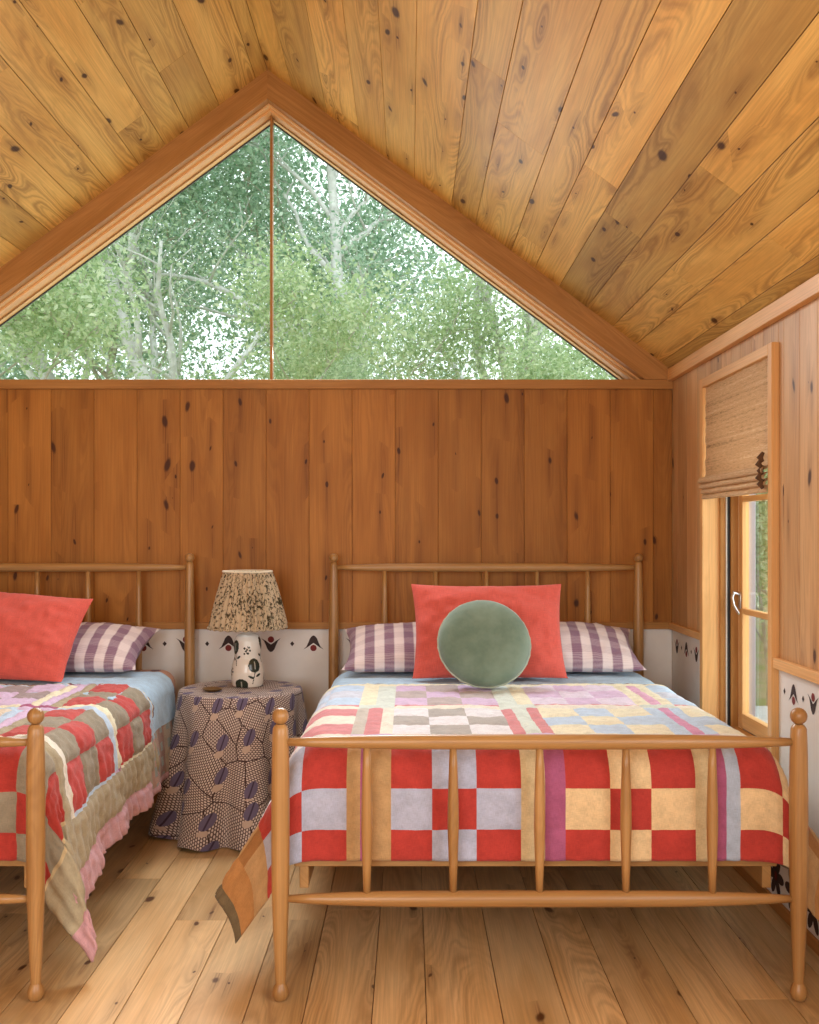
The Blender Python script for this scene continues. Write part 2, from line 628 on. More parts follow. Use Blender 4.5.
# back wall: boards above the rail, painted panel below, base board
mb = MB()
widths = [0.223] * 30
first = ((51 - 409.5) * BACK / F - XL) % 0.223
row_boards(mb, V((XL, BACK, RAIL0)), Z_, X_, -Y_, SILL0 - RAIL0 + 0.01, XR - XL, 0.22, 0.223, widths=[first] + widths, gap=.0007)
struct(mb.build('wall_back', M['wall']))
mb = MB()
mb.box(XL, XR, BACK, BACK + 0.02, 0.0, RAIL0 + 0.01)
for i in range(-6, 9):
    x = (228.5 - 409.5) * BACK / F + i * 0.2203
    if not (XL + .06 < x < XR - .06):
        continue
    motif(mb, V((x, BACK, 0.823 if i % 2 == 0 else 0.823)), X_, Z_, -Y_, 'A' if i % 2 == 0 else 'V')
    motif(mb, V((x + .110, BACK, 0.823)), X_, Z_, -Y_, 'D')
    motif(mb, V((x, BACK, 0.13)), X_, Z_, -Y_, 'O', 1.2)
struct(mb.build('wall_back_panel', [M['white'], M['stencil_dark'], M['stencil_red']]))
mb = MB()
mb.box(XL - .2, XR + .22, BACK + .022, BACK + .20, -0.02, SILL0, mat=0, grain='x')
struct(mb.build('wall_back_core', M['trim']))

mb = MB()
mb.box(XL, XR, BACK - 0.018, BACK, RAIL0, RAIL1, grain='x')
struct(mb.build('trim_1', M['trim']))
mb = MB()
mb.box(XL, XR, BACK - 0.022, BACK + 0.2, SILL0, SILL1, grain='x')
struct(mb.build('trim_2', M['trim']))
mb = MB()
mb.box(XL, XR, BACK - 0.012, BACK, 0.0, 0.055, grain='x')
struct(mb.build('baseboard_back', M['trim']))

# right wall with the window opening (Y from 3.74 to 4.575)
WY0, WY1, WZ0, WZ1 = 3.740, 4.575, 0.50, 2.060
CT = 0.042
mb = MB()
row_boards(mb, V((XR, REAR, RAIL0)), Z_, Y_, -X_, EAVE - RAIL0 + 0.02, BACK - REAR, 0.11, 0.17,
           hole=(WY0 - CT - REAR, WY1 + CT - REAR, -1, WZ1 + CT - RAIL0), hole2=(-.85 - REAR, 1.95 - REAR, -1, 2.08 - RAIL0))
# trim boards to the opening precisely is handled by the casing that overlaps them
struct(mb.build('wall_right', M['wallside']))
mb = MB()
for (a, b, c, d) in ((REAR, WY0 - CT, 0.0, RAIL0 + .01), (WY1 + CT, BACK, 0.0, RAIL0 + .01), (WY0 - CT, WY1 + CT, 0.0, WZ0 - CT)):
    mb.box(XR, XR + 0.02, a, b, c, d)
for i in range(0, 26):
    y = 5.10 - i * 0.172
    k = 'V' if i % 2 == 0 else 'A'
    if WY0 - CT - .06 < y < WY1 + CT + .06 or y < REAR + .1:
        pass
    else:
        motif(mb, V((XR, y, 0.823)), Y_, Z_, -X_, k, 0.9)
    y2 = y - .086
    if not (WY0 - CT - .03 < y2 < WY1 + CT + .03) and y2 > REAR + .1:
        motif(mb, V((XR, y2, 0.823)), Y_, Z_, -X_, 'D', 0.9)
    if y > REAR + .2:
        motif(mb, V((XR, y, 0.125)), Y_, Z_, -X_, 'O', 1.5)
struct(mb.build('wall_right_panel', [M['white'], M['stencil_dark'], M['stencil_red']]))
mb = MB()
for (a, b, c, d) in ((REAR, -.85, 0.0, EAVE), (-.85, 1.95, 0.0, RAIL0), (-.85, 1.95, 2.08, EAVE), (1.95, WY0 - CT, 0.0, EAVE), (WY1 + CT, BACK + .2, 0.0, EAVE), (WY0 - CT, WY1 + CT, 0.0, WZ0 - CT), (WY0 - CT, WY1 + CT, WZ1 + CT, EAVE)):
    mb.box(XR + .022, XR + .20, a, b, c, d, grain='y')
struct(mb.build('wall_right_core', M['trim']))
mb = MB()
mb.box(XR - .022, XR, REAR, WY0 - CT, RAIL0, RAIL1 + .002, grain='y')
mb.box(XR - .020, XR, WY1 + CT, BACK - .018, RAIL0, RAIL1, grain='y')
struct(mb.build('trim_3', M['sash']))
mb = MB()
mb.box(XR - .03, XR, REAR, BACK, EAVE - .05, EAVE + .012, grain='y')
struct(mb.build('trim_4', M['sash']))
mb = MB()
mb.box(XR - .012, XR, REAR, BACK, 0.0, 0.045, grain='y')
struct(mb.build('baseboard_right', M['trim']))

# left wall, out of the frame, keeps the light in
mb = MB()
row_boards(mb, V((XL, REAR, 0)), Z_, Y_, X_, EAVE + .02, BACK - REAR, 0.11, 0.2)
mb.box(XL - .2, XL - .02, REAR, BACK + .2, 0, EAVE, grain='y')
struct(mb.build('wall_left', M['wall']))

# rear wall behind the camera: unseen opening and open gable added for the light
RX0, RX1, RZ1 = -2.40, -0.40, 2.15
mb = MB()
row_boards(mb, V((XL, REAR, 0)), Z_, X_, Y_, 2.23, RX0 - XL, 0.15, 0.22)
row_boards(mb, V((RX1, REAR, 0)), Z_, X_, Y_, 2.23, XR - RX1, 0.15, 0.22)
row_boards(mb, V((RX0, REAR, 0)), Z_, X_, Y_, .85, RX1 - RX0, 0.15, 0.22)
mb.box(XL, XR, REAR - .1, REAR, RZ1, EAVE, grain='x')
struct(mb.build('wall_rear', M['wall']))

# roof backing so no sky leaks between the boards
mb = MB()
for sgn in (1, -1):
    T = V((sgn * math.cos(al), 0, -math.sin(al)))
    Nn = V((-sgn * math.sin(al), 0, -math.cos(al)))
    mb.plank(V((XM, BACK + .2, RIDGE)) - Nn * 0.022, -Y_, T, Nn, 0, BACK + .2 - REAR, -0.02, (XR - XM) / math.cos(al) + .25, 0.15)
struct(mb.build('roof', M['trim']))

# ---- gable window: raking boards, stepped lining, mullion, two panes
GX = -0.728


def rake(mb, sgn, off0, off1, y0, y1, col=None):
    """a raking bar between two vertical offsets below the ceiling line, from y0 to y1"""
    zx = SILL1
    def xat(off):     # x where the line z = RIDGE-off-SLOPE*|x-XM| meets the sill
        return (RIDGE - off - zx) / SLOPE
    xa = xat(off0)
    xb = xat(off1)
    P = [(0, RIDGE - off0), (xa, zx), (xb, zx), (0, RIDGE - off1)]
    col = col or (random.random(), random.random(), random.random(), 1)
    ou = random.uniform(0, 30)
    ca, sa = math.cos(al), math.sin(al)
    vs, uv = [], []
    for y in (y0, y1):
        for (dx, z) in P:
            vs.append((XM + sgn * dx, y, z))
            uv.append((dx * ca - (z - RIDGE) * sa + ou, dx * sa + (z - RIDGE) * ca + (y - y0)))
    fs = [(0, 1, 2, 3), (7, 6, 5, 4), (4, 5, 1, 0), (5, 6, 2, 1), (6, 7, 3, 2), (7, 4, 0, 3)]
    ctr = sum((V(v) for v in vs), V()) / 8
    for f in fs:
        p = [V(vs[i]) for i in f]
        if (p[1] - p[0]).cross(p[2] - p[0]).dot(sum(p, V()) / 4 - ctr) < 0:
            f = tuple(reversed(f))
        mb.face([vs[i] for i in f], [uv[i] for i in f], col)


for nm, sgn in (('trim_5', 1), ('trim_6', -1)):
    mb = MB()
    rake(mb, sgn, 0.0, 0.150, BACK - 0.028, BACK + 0.03)
    struct(mb.build(nm, M['trim']))
mb = MB()
for sgn in (1, -1):
    rake(mb, sgn, 0.02, 0.160, BACK + 0.03, BACK + 0.075)
    rake(mb, sgn, 0.02, 0.172, BACK + 0.075, BACK + 0.15)
    rake(mb, sgn, 0.02, 0.182, BACK + 0.15, BACK + 0.19)
gw = mb.build('window_1', M['sash'])
struct(gw)
mb = MB()
mb.box(XM - .0065, XM + .0065, BACK + .12, BACK + .17, SILL1, RIDGE - .175)
mb.build('mullion', M['trim'], gw)
for sgn in (1, -1):
    mb = MB()
    o0 = 0.165
    xa = (RIDGE - o0 - SILL1) / SLOPE
    a, b, c = (XM + sgn * .006, SILL1), (XM + sgn * xa, SILL1), (XM + sgn * .006, RIDGE - o0 - .006)
    for y, rev in ((BACK + .150, False), (BACK + .156, True)):
        tri = [(a[0], y, a[1]), (b[0], y, b[1]), (c[0], y, c[1])]
        if (sgn > 0) == rev:
            tri.reverse()
        mb.face(tri)
    pane = mb.build('pane', M['glass'], gw)
# dark outer glazing bead
mb = MB()
for sgn in (1, -1):
    rake(mb, sgn, 0.05, 0.190, BACK + 0.19, BACK + 0.20)
mb.build('glazing_bead', M['rubber'], gw)

# ---- side window: box casing proud of the wall, sash with three lights
XC0 = XR - 0.026
SX = XR + 0.135            # inner face of the sash
mb = MB()
mb.box(XC0, XR + .160, WY0 - CT, WY0, WZ0 - CT, WZ1 + CT, grain='z')
mb.box(XC0, XR + .160, WY1, WY1 + CT, WZ0 - CT, WZ1 + CT, grain='z')
mb.box(XC0, XR + .160, WY0, WY1, WZ1, WZ1 + CT, grain='y')
mb.box(XC0, XR + .160, WY0, WY1, WZ0 - CT, WZ0, grain='y')
sw = mb.build('window_2', M['sash'])
struct(sw)
mb = MB()
mb.box(XR + .160, XR + .215, WY0 - CT, WY0 + .01, WZ0 - CT, WZ1 + CT)
mb.box(XR + .160, XR + .215, WY1 - .01, WY1 + CT, WZ0 - CT, WZ1 + CT)
mb.box(XR + .160, XR + .215, WY0 + .01, WY1 - .01, WZ1 - .01, WZ1 + CT)
mb.box(XR + .160, XR + .235, WY0 + .01, WY1 - .01, WZ0 - CT, WZ0 + .01)
mb.build('exterior_casing', plain('grey exterior paint', (158, 148, 152), .6), sw)
mb = MB()      # stops running round the lining
for (xa, xb, d) in ((XR + .052, XR + .072, .014), (XR + .100, XR + .134, .018)):
    mb.box(xa, xb, WY1 - d, WY1, WZ0, WZ1, grain='z')
    mb.box(xa, xb, WY0, WY0 + d, WZ0, WZ1, grain='z')
    mb.box(xa, xb, WY0, WY1, WZ1 - d, WZ1, grain='y')
    mb.box(xa, xb, WY0, WY1, WZ0, WZ0 + d, grain='y')
mb.build('window_stop', M['trim'], sw)
mb = MB()
mb.box(XR + .080, XR + .086, WY1 - .010, WY1, WZ0, WZ1)
mb.build('weather_seal', M['seal'], sw)
mb = MB()
mb.box(XR + .086, XR + .100, WY1 - .006, WY1, WZ0, WZ1)
mb.build('gasket', M['rubber'], sw)
mb = MB()
a0, a1 = WY0 + .02, WY1 - .02
ST = 0.045
mb.box(SX, SX + .032, a1 - ST, a1, WZ0 + .02, WZ1 - .02, grain='z')
mb.box(SX, SX + .032, a0, a0 + ST, WZ0 + .02, WZ1 - .02, grain='z')
mb.box(SX, SX + .032, a0 + ST, a1 - ST, WZ1 - .065, WZ1 - .02, grain='y')
mb.box(SX, SX + .032, a0 + ST, a1 - ST, WZ0 + .02, WZ0 + .085, grain='y')
sash = mb.build('sash', M['sash'], sw)
for z in (1.045, 1.550):
    mb = MB()
    mb.box(SX + .003, SX + .028, a0 + ST, a1 - ST, z - .013, z + .013, grain='y')
    mb.build('muntin', M['sash'], sash)
for (z0, z1) in ((WZ0 + .085, 1.032), (1.058, 1.537), (1.563, WZ1 - .065)):
    mb = MB()
    for x, rev in ((SX + .014, False), (SX + .020, True)):
        q = [(x, a0 + ST, z0), (x, a0 + ST, z1), (x, a1 - ST, z1), (x, a1 - ST, z0)]
        if rev:
            q.reverse()
        mb.face(q)
    mb.build('pane', M['glass'], sash)
mb = MB()
yh = a1 - ST * .5
mb.box(SX - .006, SX, yh - .012, yh + .012, 1.055, 1.13, ch=.002)
mb.tube([(SX - .004, yh, 1.118), (SX - .03, yh - .002, 1.128), (SX - .040, yh - .006, 1.105), (SX - .036, yh - .018, 1.07), (SX - .026, yh - .034, 1.045), (SX - .022, yh - .046, 1.035)],
        [.006, .007, .007, .0065, .006, .005], 10)
mb.build('handle', M['metal'], sash, smooth=50)

# ------------------------------------------------------------------ woven blind
g = G('woven grass blind')
u, v, _ = g.sep(g.uv())
row = g.noise(g.xyz(g.math('MULTIPLY', u, 22.0), g.math('MULTIPLY', v, 330.0), 0.0), 1.0, 2.0, 0.7)
band = g.noise(g.xyz(g.math('MULTIPLY', u, 1.2), g.math('MULTIPLY', v, 60.0), 4.0), 1.0, 3.0)
th = g.noise(g.xyz(g.math('MULTIPLY', u, 160.0), g.math('MULTIPLY', v, 60.0), 1.0), 1.0, 2.0)
k = g.math('ADD', g.math('MULTIPLY', row, 0.6), g.math('ADD', g.math('MULTIPLY', band, 0.55), g.math('MULTIPLY', th, 0.15)))
cr = g.mix(g.smooth(k, 0.40, 0.66), lin(150, 118, 84), lin(222, 188, 146))
cr = g.mix(g.smooth(k, 0.66, 0.85), cr, lin(240, 216, 180))
pb = g.principled(cr, 0.85, g.bump(row, 0.6, 0.003), spec=0.15)
tl = g.node('ShaderNodeBsdfTranslucent')
g.put(tl.inputs[0], cr)
ms = g.node('ShaderNodeMixShader')
ms.inputs[0].default_value = 0.28
g.t.links.new(pb.outputs[0], ms.inputs[1])
g.t.links.new(tl.outputs[0], ms.inputs[2])
g.t.links.new(ms.outputs[0], g.out.inputs[0])
M['blind'] = g.m

bl = thing('roman_blind', 'woven tan grass roman blind drawn halfway down the side window', 'blind', (XR + .02, (WY0 + WY1) / 2, WZ1))
BY0, BY1 = WY0 + .008, WY1 - .008


def sheet(mb, prof, y0, y1, th=0.005, ny=28):
    """a folded sheet: prof = [(x, z)] running down; extruded along y with slight slubs"""
    L = [0]
    for i in range(1, len(prof)):
        L.append(L[-1] + math.dist(prof[i], prof[i - 1]))
    for side in (0, 1):
        vs, fs, uvs = [], [], []
        for i, (x, z) in enumerate(prof):
            for j in range(ny + 1):
                y = y0 + (y1 - y0) * j / ny
                w = 0.0015 * math.sin(j * 1.7 + i) + .002 * math.sin(i * 2.3 + j * .4)
                vs.append((x + side * th + w, y + (0.003 * math.sin(i * 3.1) if j in (0, ny) else 0), z))
        for i in range(len(prof) - 1):
            for j in range(ny):
                f = (i * (ny + 1) + j, i * (ny + 1) + j + 1, (i + 1) * (ny + 1) + j + 1, (i + 1) * (ny + 1) + j)
                fs.append(f if side else tuple(reversed(f)))
                q = [(y0 + (y1 - y0) * (j + a) / ny, -L[i + b]) for a, b in ((0, 0), (1, 0), (1, 1), (0, 1))]
                uvs.append(q if side else list(reversed(q)))
        mb.indexed(vs, fs, uvs)


mb = MB()
z = 2.045
prof = [(XR - .010, 2.058)]
while z > 1.66:
    prof.append((XR - .011 - .003 * abs(math.sin((2.045 - z) * 24)), z))
    z -= 0.018
prof += [(XR - .020, 1.650), (XR - .032, 1.636)]
sheet(mb, prof, BY0, BY1)
mb.build('shade_panel', M['blind'], bl, smooth='all')
mb = MB()
zz = 1.640
for k in range(4):
    o = XR - .044 + .006 * k
    pr = [(XR - .006, zz + .014), (o + .006, zz + .008), (o - .003, zz - .004), (o - .005, zz - .015), (o + .004, zz - .0185), (XR - .010, zz - .014)]
    sheet(mb, pr, BY0 - (.0 if k else .0), BY1)
    zz -= .024
mb.build('fold_stack', M['blind'], bl, smooth='all')
mb = MB()
for k in range(5):
    z0 = 1.70 - k * .025
    mb.tube([(XR - .034 - .008 * (k % 2), BY0 + .014, z0), (XR - .046 - .006 * (k % 2), BY0 + .018, z0 - .02), (XR - .036, BY0 + .013, z0 - .036)], [.006, .012, .006], 8)
mb.build('cord', plain('dark blind cord', (92, 64, 42), 0.9), bl, smooth='all')

# ------------------------------------------------------------------ beds
BW = 0.775
FY, HY = 3.0, 5.10


def turned(h0, h1, pts):
    return [(h0 + (h1 - h0) * t, r) for t, r in pts]


def make_bed(xc, label):
    t = thing('bed_frame', label, 'bed', (xc, (FY + HY) / 2, 0), 'spindle bed frames')
    oak = M['oak']
    for sx in (-1, 1):
        x = xc + sx * BW
        # foot post: bun foot, swelling shaft, shoulder
        mb = MB()
        mb.lathe((x, FY, 0), (0, 0, 1), [(0.052, .0150), (0.075, .0165), (0.16, .0205), (0.30, .0255), (0.45, .0275), (0.60, .0275), (0.72, .0262), (0.79, .0245), (0.811, .0232), (0.819, .0198), (0.8255, .0135)], 24)
        p = mb.build('foot_post', oak, t, smooth=40)
        mb = MB()
        mb.lathe((x, FY, 0), (0, 0, 1), [(0, .012), (.004, .0190), (.016, .0240), (.028, .0245), (.040, .0215), (.050, .0160), (.053, .0145)], 24)
        mb.build('bun_foot', oak, p, smooth=40)
        mb = MB()
        mb.lathe((x, FY, .8495), (0, 0, 1), [(-.0250 * math.cos(a), max(.0003, .0250 * math.sin(a))) for a in [PI * k / 14 for k in range(15)]], 24)
        mb.build('finial', oak, p, smooth='all')
        mb = MB()
        mb.lathe((x, HY, 0), (0, 0, 1), [(0, .014), (.02, .018), (0.2, .0235), (0.6, .0265), (0.95, .0255), (1.15, .0215), (1.235, .0190), (1.245, .0160), (1.250, .0125)], 24)
        p = mb.build('head_post', oak, t, smooth=40)
        mb = MB()
        mb.lathe((x, HY, 1.271), (0, 0, 1), [(-.0235 * math.cos(a), max(.0003, .0235 * math.sin(a))) for a in [PI * k / 14 for k in range(15)]], 24)
        mb.build('finial', oak, p, smooth='all')

    def rail(name, y, z, rmid, rend, L=2 * BW - .04):
        mb = MB()
        pr = []
        for k in range(21):
            q = k / 20
            w = (1 - (2 * q - 1) ** 4)
            pr.append((q * L, rend + (rmid - rend) * w))
        mb.lathe((xc - L / 2, y, z), (1, 0, 0), pr, 18)
        mb.build(name, oak, t, smooth='all')
    rail('foot_top_rail', FY, .772, .0225, .0115)
    rail('foot_lower_rail', FY, .303, .0245, .0105)
    rail('head_top_rail', HY, 1.222, .0225, .0115)
    rail('head_lower_rail', HY, .45, .0225, .0115)
    for y, z0, z1 in ((FY, .318, .762), (HY, .46, 1.212)):
        for k in range(1, 6):
            mb = MB()
            x = xc - BW + 2 * BW * k / 6
            L = z1 - z0
            mb.lathe((x, y, z0), (0, 0, 1), [(0, .0105), (L * .2, .0135), (L * .45, .0170), (L * .6, .0165), (L * .85, .0130), (L, .0105)], 16)
            mb.build('spindle', oak, t, smooth='all')
    for sx in (-1, 1):
        mb = MB()
        mb.box(xc + sx * .715 - .014, xc + sx * .715 + .014, FY + .10, HY - .02, .300, .368, grain='y')
        mb.build('side_rail', oak, t)
    for y in (FY + .105, HY - .04):
        mb = MB()
        mb.box(xc - .745, xc + .745, y - .010, y + .012, .368, .392, grain='x')
        mb.build('end_rail', oak, t)
    for k in range(10):
        mb = MB()
        y = FY + .16 + k * .205
        mb.box(xc - .70, xc + .70, y - .035, y + .035, .378, .400, grain='x')
        mb.build('slat', oak, t)
    return t


XCR, XCL = 0.389, -1.893
make_bed(XCR, 'turned oak spindle bed frame under the side window, on the right')
make_bed(XCL, 'turned oak spindle bed frame at the left edge, cut off by the photo')

TOP = 0.735
M['sheetplaid'] = plaid('brown plaid sheet', (112, 70, 66), (196, 148, 120), 0.10)
g = G('dark mattress ticking')
M['mattress'] = M['sheetplaid']


def rounded_box(mb, x0, x1, y0, y1, z0, z1, r, n=6):
    """soft-edged slab by a superellipsoid-like grid"""
    c = V(((x0 + x1) / 2, (y0 + y1) / 2, (z0 + z1) / 2))
    hx, hy, hz = (x1 - x0) / 2, (y1 - y0) / 2, (z1 - z0) / 2
    xs = [-hx + r - r * math.cos(k * PI / 2 / n) for k in range(n + 1)]
    prof = []
    for k in range(n + 1):
        a = k * PI / 2 / n
        prof.append((r - r * math.sin(a), hz - r + r * math.cos(a)))
    ring = [(ins, z) for ins, z in [(r - r * math.sin(k * PI / 2 / n), -hz + r - r * math.cos(k * PI / 2 / n)) for k in range(n + 1)]]
    ring += [(ins, z) for ins, z in reversed(prof)]
    m = 32
    vs, fs, uvs = [], [], []
    cr = max(r, .09)
    def outline(ins):
        o = []
        for (sx, sy, a0) in ((1, 1, 0), (-1, 1, PI / 2), (-1, -1, PI), (1, -1, 3 * PI / 2)):
            for k in range(m // 4):
                a = a0 + (PI / 2) * k / (m // 4 - 1)
                rr = cr - ins
                o.append((sx * (hx - cr) + rr * math.cos(a), sy * (hy - cr) + rr * math.sin(a)))
        return o
    for ins, z in ring:
        for (x, y) in outline(ins):
            vs.append((c.x + x, c.y + y, c.z + z))
    R = len(ring)
    for i in range(R - 1):
        for k in range(m):
            k2 = (k + 1) % m
            f = (i * m + k, i * m + k2, (i + 1) * m + k2, (i + 1) * m + k)
            fs.append(f)
            uvs.append([(vs[q][0] + vs[q][2], vs[q][1] + vs[q][2]) for q in f])
    top = tuple((R - 1) * m + k for k in range(m))
    bot = tuple(reversed(range(m)))
    for f in (top, bot):
        fs.append(f)
        uvs.append([(vs[q][0], vs[q][1]) for q in f])
    mb.indexed(vs, fs, uvs)


for xc, lab in ((XCR, 'mattress in brown plaid sheet on the bed beneath the side window'), (XCL, 'mattress in brown plaid sheet showing past the blue coverlet on the left bed')):
    mb = MB()
    rounded_box(mb, xc - .735, xc + .735, FY + .13, HY - .055, .402, TOP - .016, .07)
    tag(mb.build('mattress', M['mattress'], smooth='all'), lab, 'mattress', 'mattresses')

# --------------------------------------------------------------- quilts
RED, RED2, GRAYL, TAUPE = (180, 62, 54), (192, 76, 72), (178, 182, 202), (152, 142, 122)
YEL, TAN, PURP, BEI = (226, 196, 150), (186, 148, 102), (168, 90, 124), (206, 184, 142)
BLUEG, CREAM, PINK, WHITE = (176, 188, 206), (234, 228, 212), (212, 136, 140), (230, 228, 232)
LBLUE, LILAC, PGREEN, PYEL = (192, 214, 236), (214, 188, 218), (214, 224, 214), (236, 230, 200)
OLIVE, ORANGE, SAGE, PPINK = (112, 96, 70), (180, 128, 76), (174, 162, 134), (206, 160, 166)
DKRED = (104, 34, 36)


class Quilt:
    """cloth coordinates: u across from the bed's centre line, w up from the foot hem"""
    def __init__(self, kind):
        self.kind = kind
        if kind == 'right':
            self.ub = -0.449            # start of block B relative to centre
            self.rows = [(-1, 'F', [-.041, .092, .223, .40]), (0, 'W', [.51, .67, .83, .99]), (1, 'P', [1.07, 1.23, 1.39, 1.55])]
            self.len = 1.60
            self.border = [(.030, OLIVE), (.115, ORANGE), (.205, TAN)]
        else:
            self.ub = 0.555 - 2 * 0.538
            self.rows = [(-1, 'F', [-.06, .08, .215, .40]), (0, 'W', [.49, .65, .81, .97]), (1, 'P', [1.07, 1.23, 1.39, 1.55])]
            self.len = 1.60
            self.border = [(.085, PPINK), (.225, SAGE)]
        self.per = 0.538

    def sample(self, u, w, U):
        """colour and distance to the nearest seam"""
        K = self.kind
        edge = U - abs(u)
        if w > self.len - .014:
            return DKRED, .004
        if K == 'left' and w < .085 and False:
            return PPINK, .01
        last = 0
        for d, c in self.border:
            if edge < d:
                seam = min(abs(edge - d), abs(edge - last)) if last else abs(edge - d)
                sq = (w / .31) % 1.0
                if c == TAN and sq > .7:
                    c = (160, 112, 66)
                return c, min(seam, min(sq, 1 - sq) * .31)
            last = d
        q = (u - self.ub) / self.per
        k = math.floor(q)
        t = (q - k) * self.per
        grp, nm, ed = None, None, None
        for (gi, n, e) in self.rows:
            if e[0] <= w < e[3]:
                grp, nm, ed = gi, n, e
        cell = .4 / 3
        if grp is None:
            # cross sashing
            inb = t < .40
            lo = max([e[3] for _, _, e in self.rows if e[3] <= w], default=0)
            hi = min([e[0] for _, _, e in self.rows if e[0] > w], default=self.len)
            f = (w - lo) / max(hi - lo, .01)
            sd = min(w - lo, hi - w)
            if K == 'right':
                if lo < .45:
                    c = (CREAM if inb else LILAC) if f > .4 else WHITE
                elif lo < 1.0:
                    c = CREAM if inb and f < .6 else (PINK if inb else PGREEN)
                else:
                    c = PYEL
            else:
                if lo < .45:
                    c = SAGE if f < .5 else CREAM
                else:
                    c = LBLUE if f < .5 else PYEL
                    if not inb:
                        c = LILAC if f < .5 else PURP
                    sd = min(sd, abs(f - .5) * (hi - lo))
            return c, min(sd, t, abs(t - .40), self.per - t)
        r = 0 if w < ed[1] else (1 if w < ed[2] else 2)
        sv = min(abs(w - e) for e in ed)
        if t < .40:
            ci = min(2, int(t / cell))
            su = min(abs(t - cell * i) for i in range(4))
            odd = (ci + r) % 2
            if K == 'right':
                if nm == 'F':
                    a, b = (RED, GRAYL) if k <= 0 else (RED, YEL)
                elif nm == 'W':
                    if k <= -1:
                        a, b = (PINK, CREAM)
                        odd = r % 2
                        su = 1
                    elif k == 0:
                        a, b = (WHITE, (176, 170, 164))
                    else:
                        a, b = (PYEL, LBLUE)
                else:
                    a, b = {0: (LILAC, (186, 172, 170)), 1: ((226, 214, 232), LILAC)}.get(k, (LBLUE, (206, 212, 226)))
                return (b if odd else a), min(su, sv)
            else:
                if nm == 'F':
                    a, b = RED, TAUPE
                elif k == 2 or k == -2:
                    a, b = RED2, TAUPE
                elif nm == 'W':
                    a, b = (220, 206, 184), LBLUE
                else:
                    a, b = LILAC, (166, 150, 150)
                return (b if odd else a), min(su, sv)
        s = t - .40
        if K == 'right':
            tab = {
                ('F', -1): [(.045, TAN), (.066, PURP), (.138, TAN)],
                ('F', 0): [(.075, BEI), (.138, PURP)],
                ('F', 1): [(.055, BEI), (.095, PURP), (.138, BLUEG)],
                ('W', -1): [(.050, (196, 188, 176)), (.100, PINK), (.138, CREAM)],
                ('W', 0): [(.046, PINK), (.092, PGREEN), (.138, PINK)],
                ('W', 1): [(.046, LBLUE), (.092, (214, 150, 186)), (.138, LBLUE)],
                ('P', -1): [(.07, PYEL), (.138, PGREEN)],
                ('P', 0): [(.07, PGREEN), (.138, PYEL)],
                ('P', 1): [(.046, PYEL), (.092, (222, 170, 198)), (.138, PYEL)]}
            lst = tab.get((nm, max(-1, min(1, k))))
        else:
            if nm == 'F':
                lst = [(.07, BEI), (.138, SAGE)]
            else:
                lst = [(.046, PYEL if nm == 'P' else LBLUE), (.092, LILAC), (.138, SAGE)]
        p = 0
        for d, c in lst:
            if s < d:
                return c, min(s - p if p else s, d - s, sv)
            p = d
        return lst[-1][1], sv


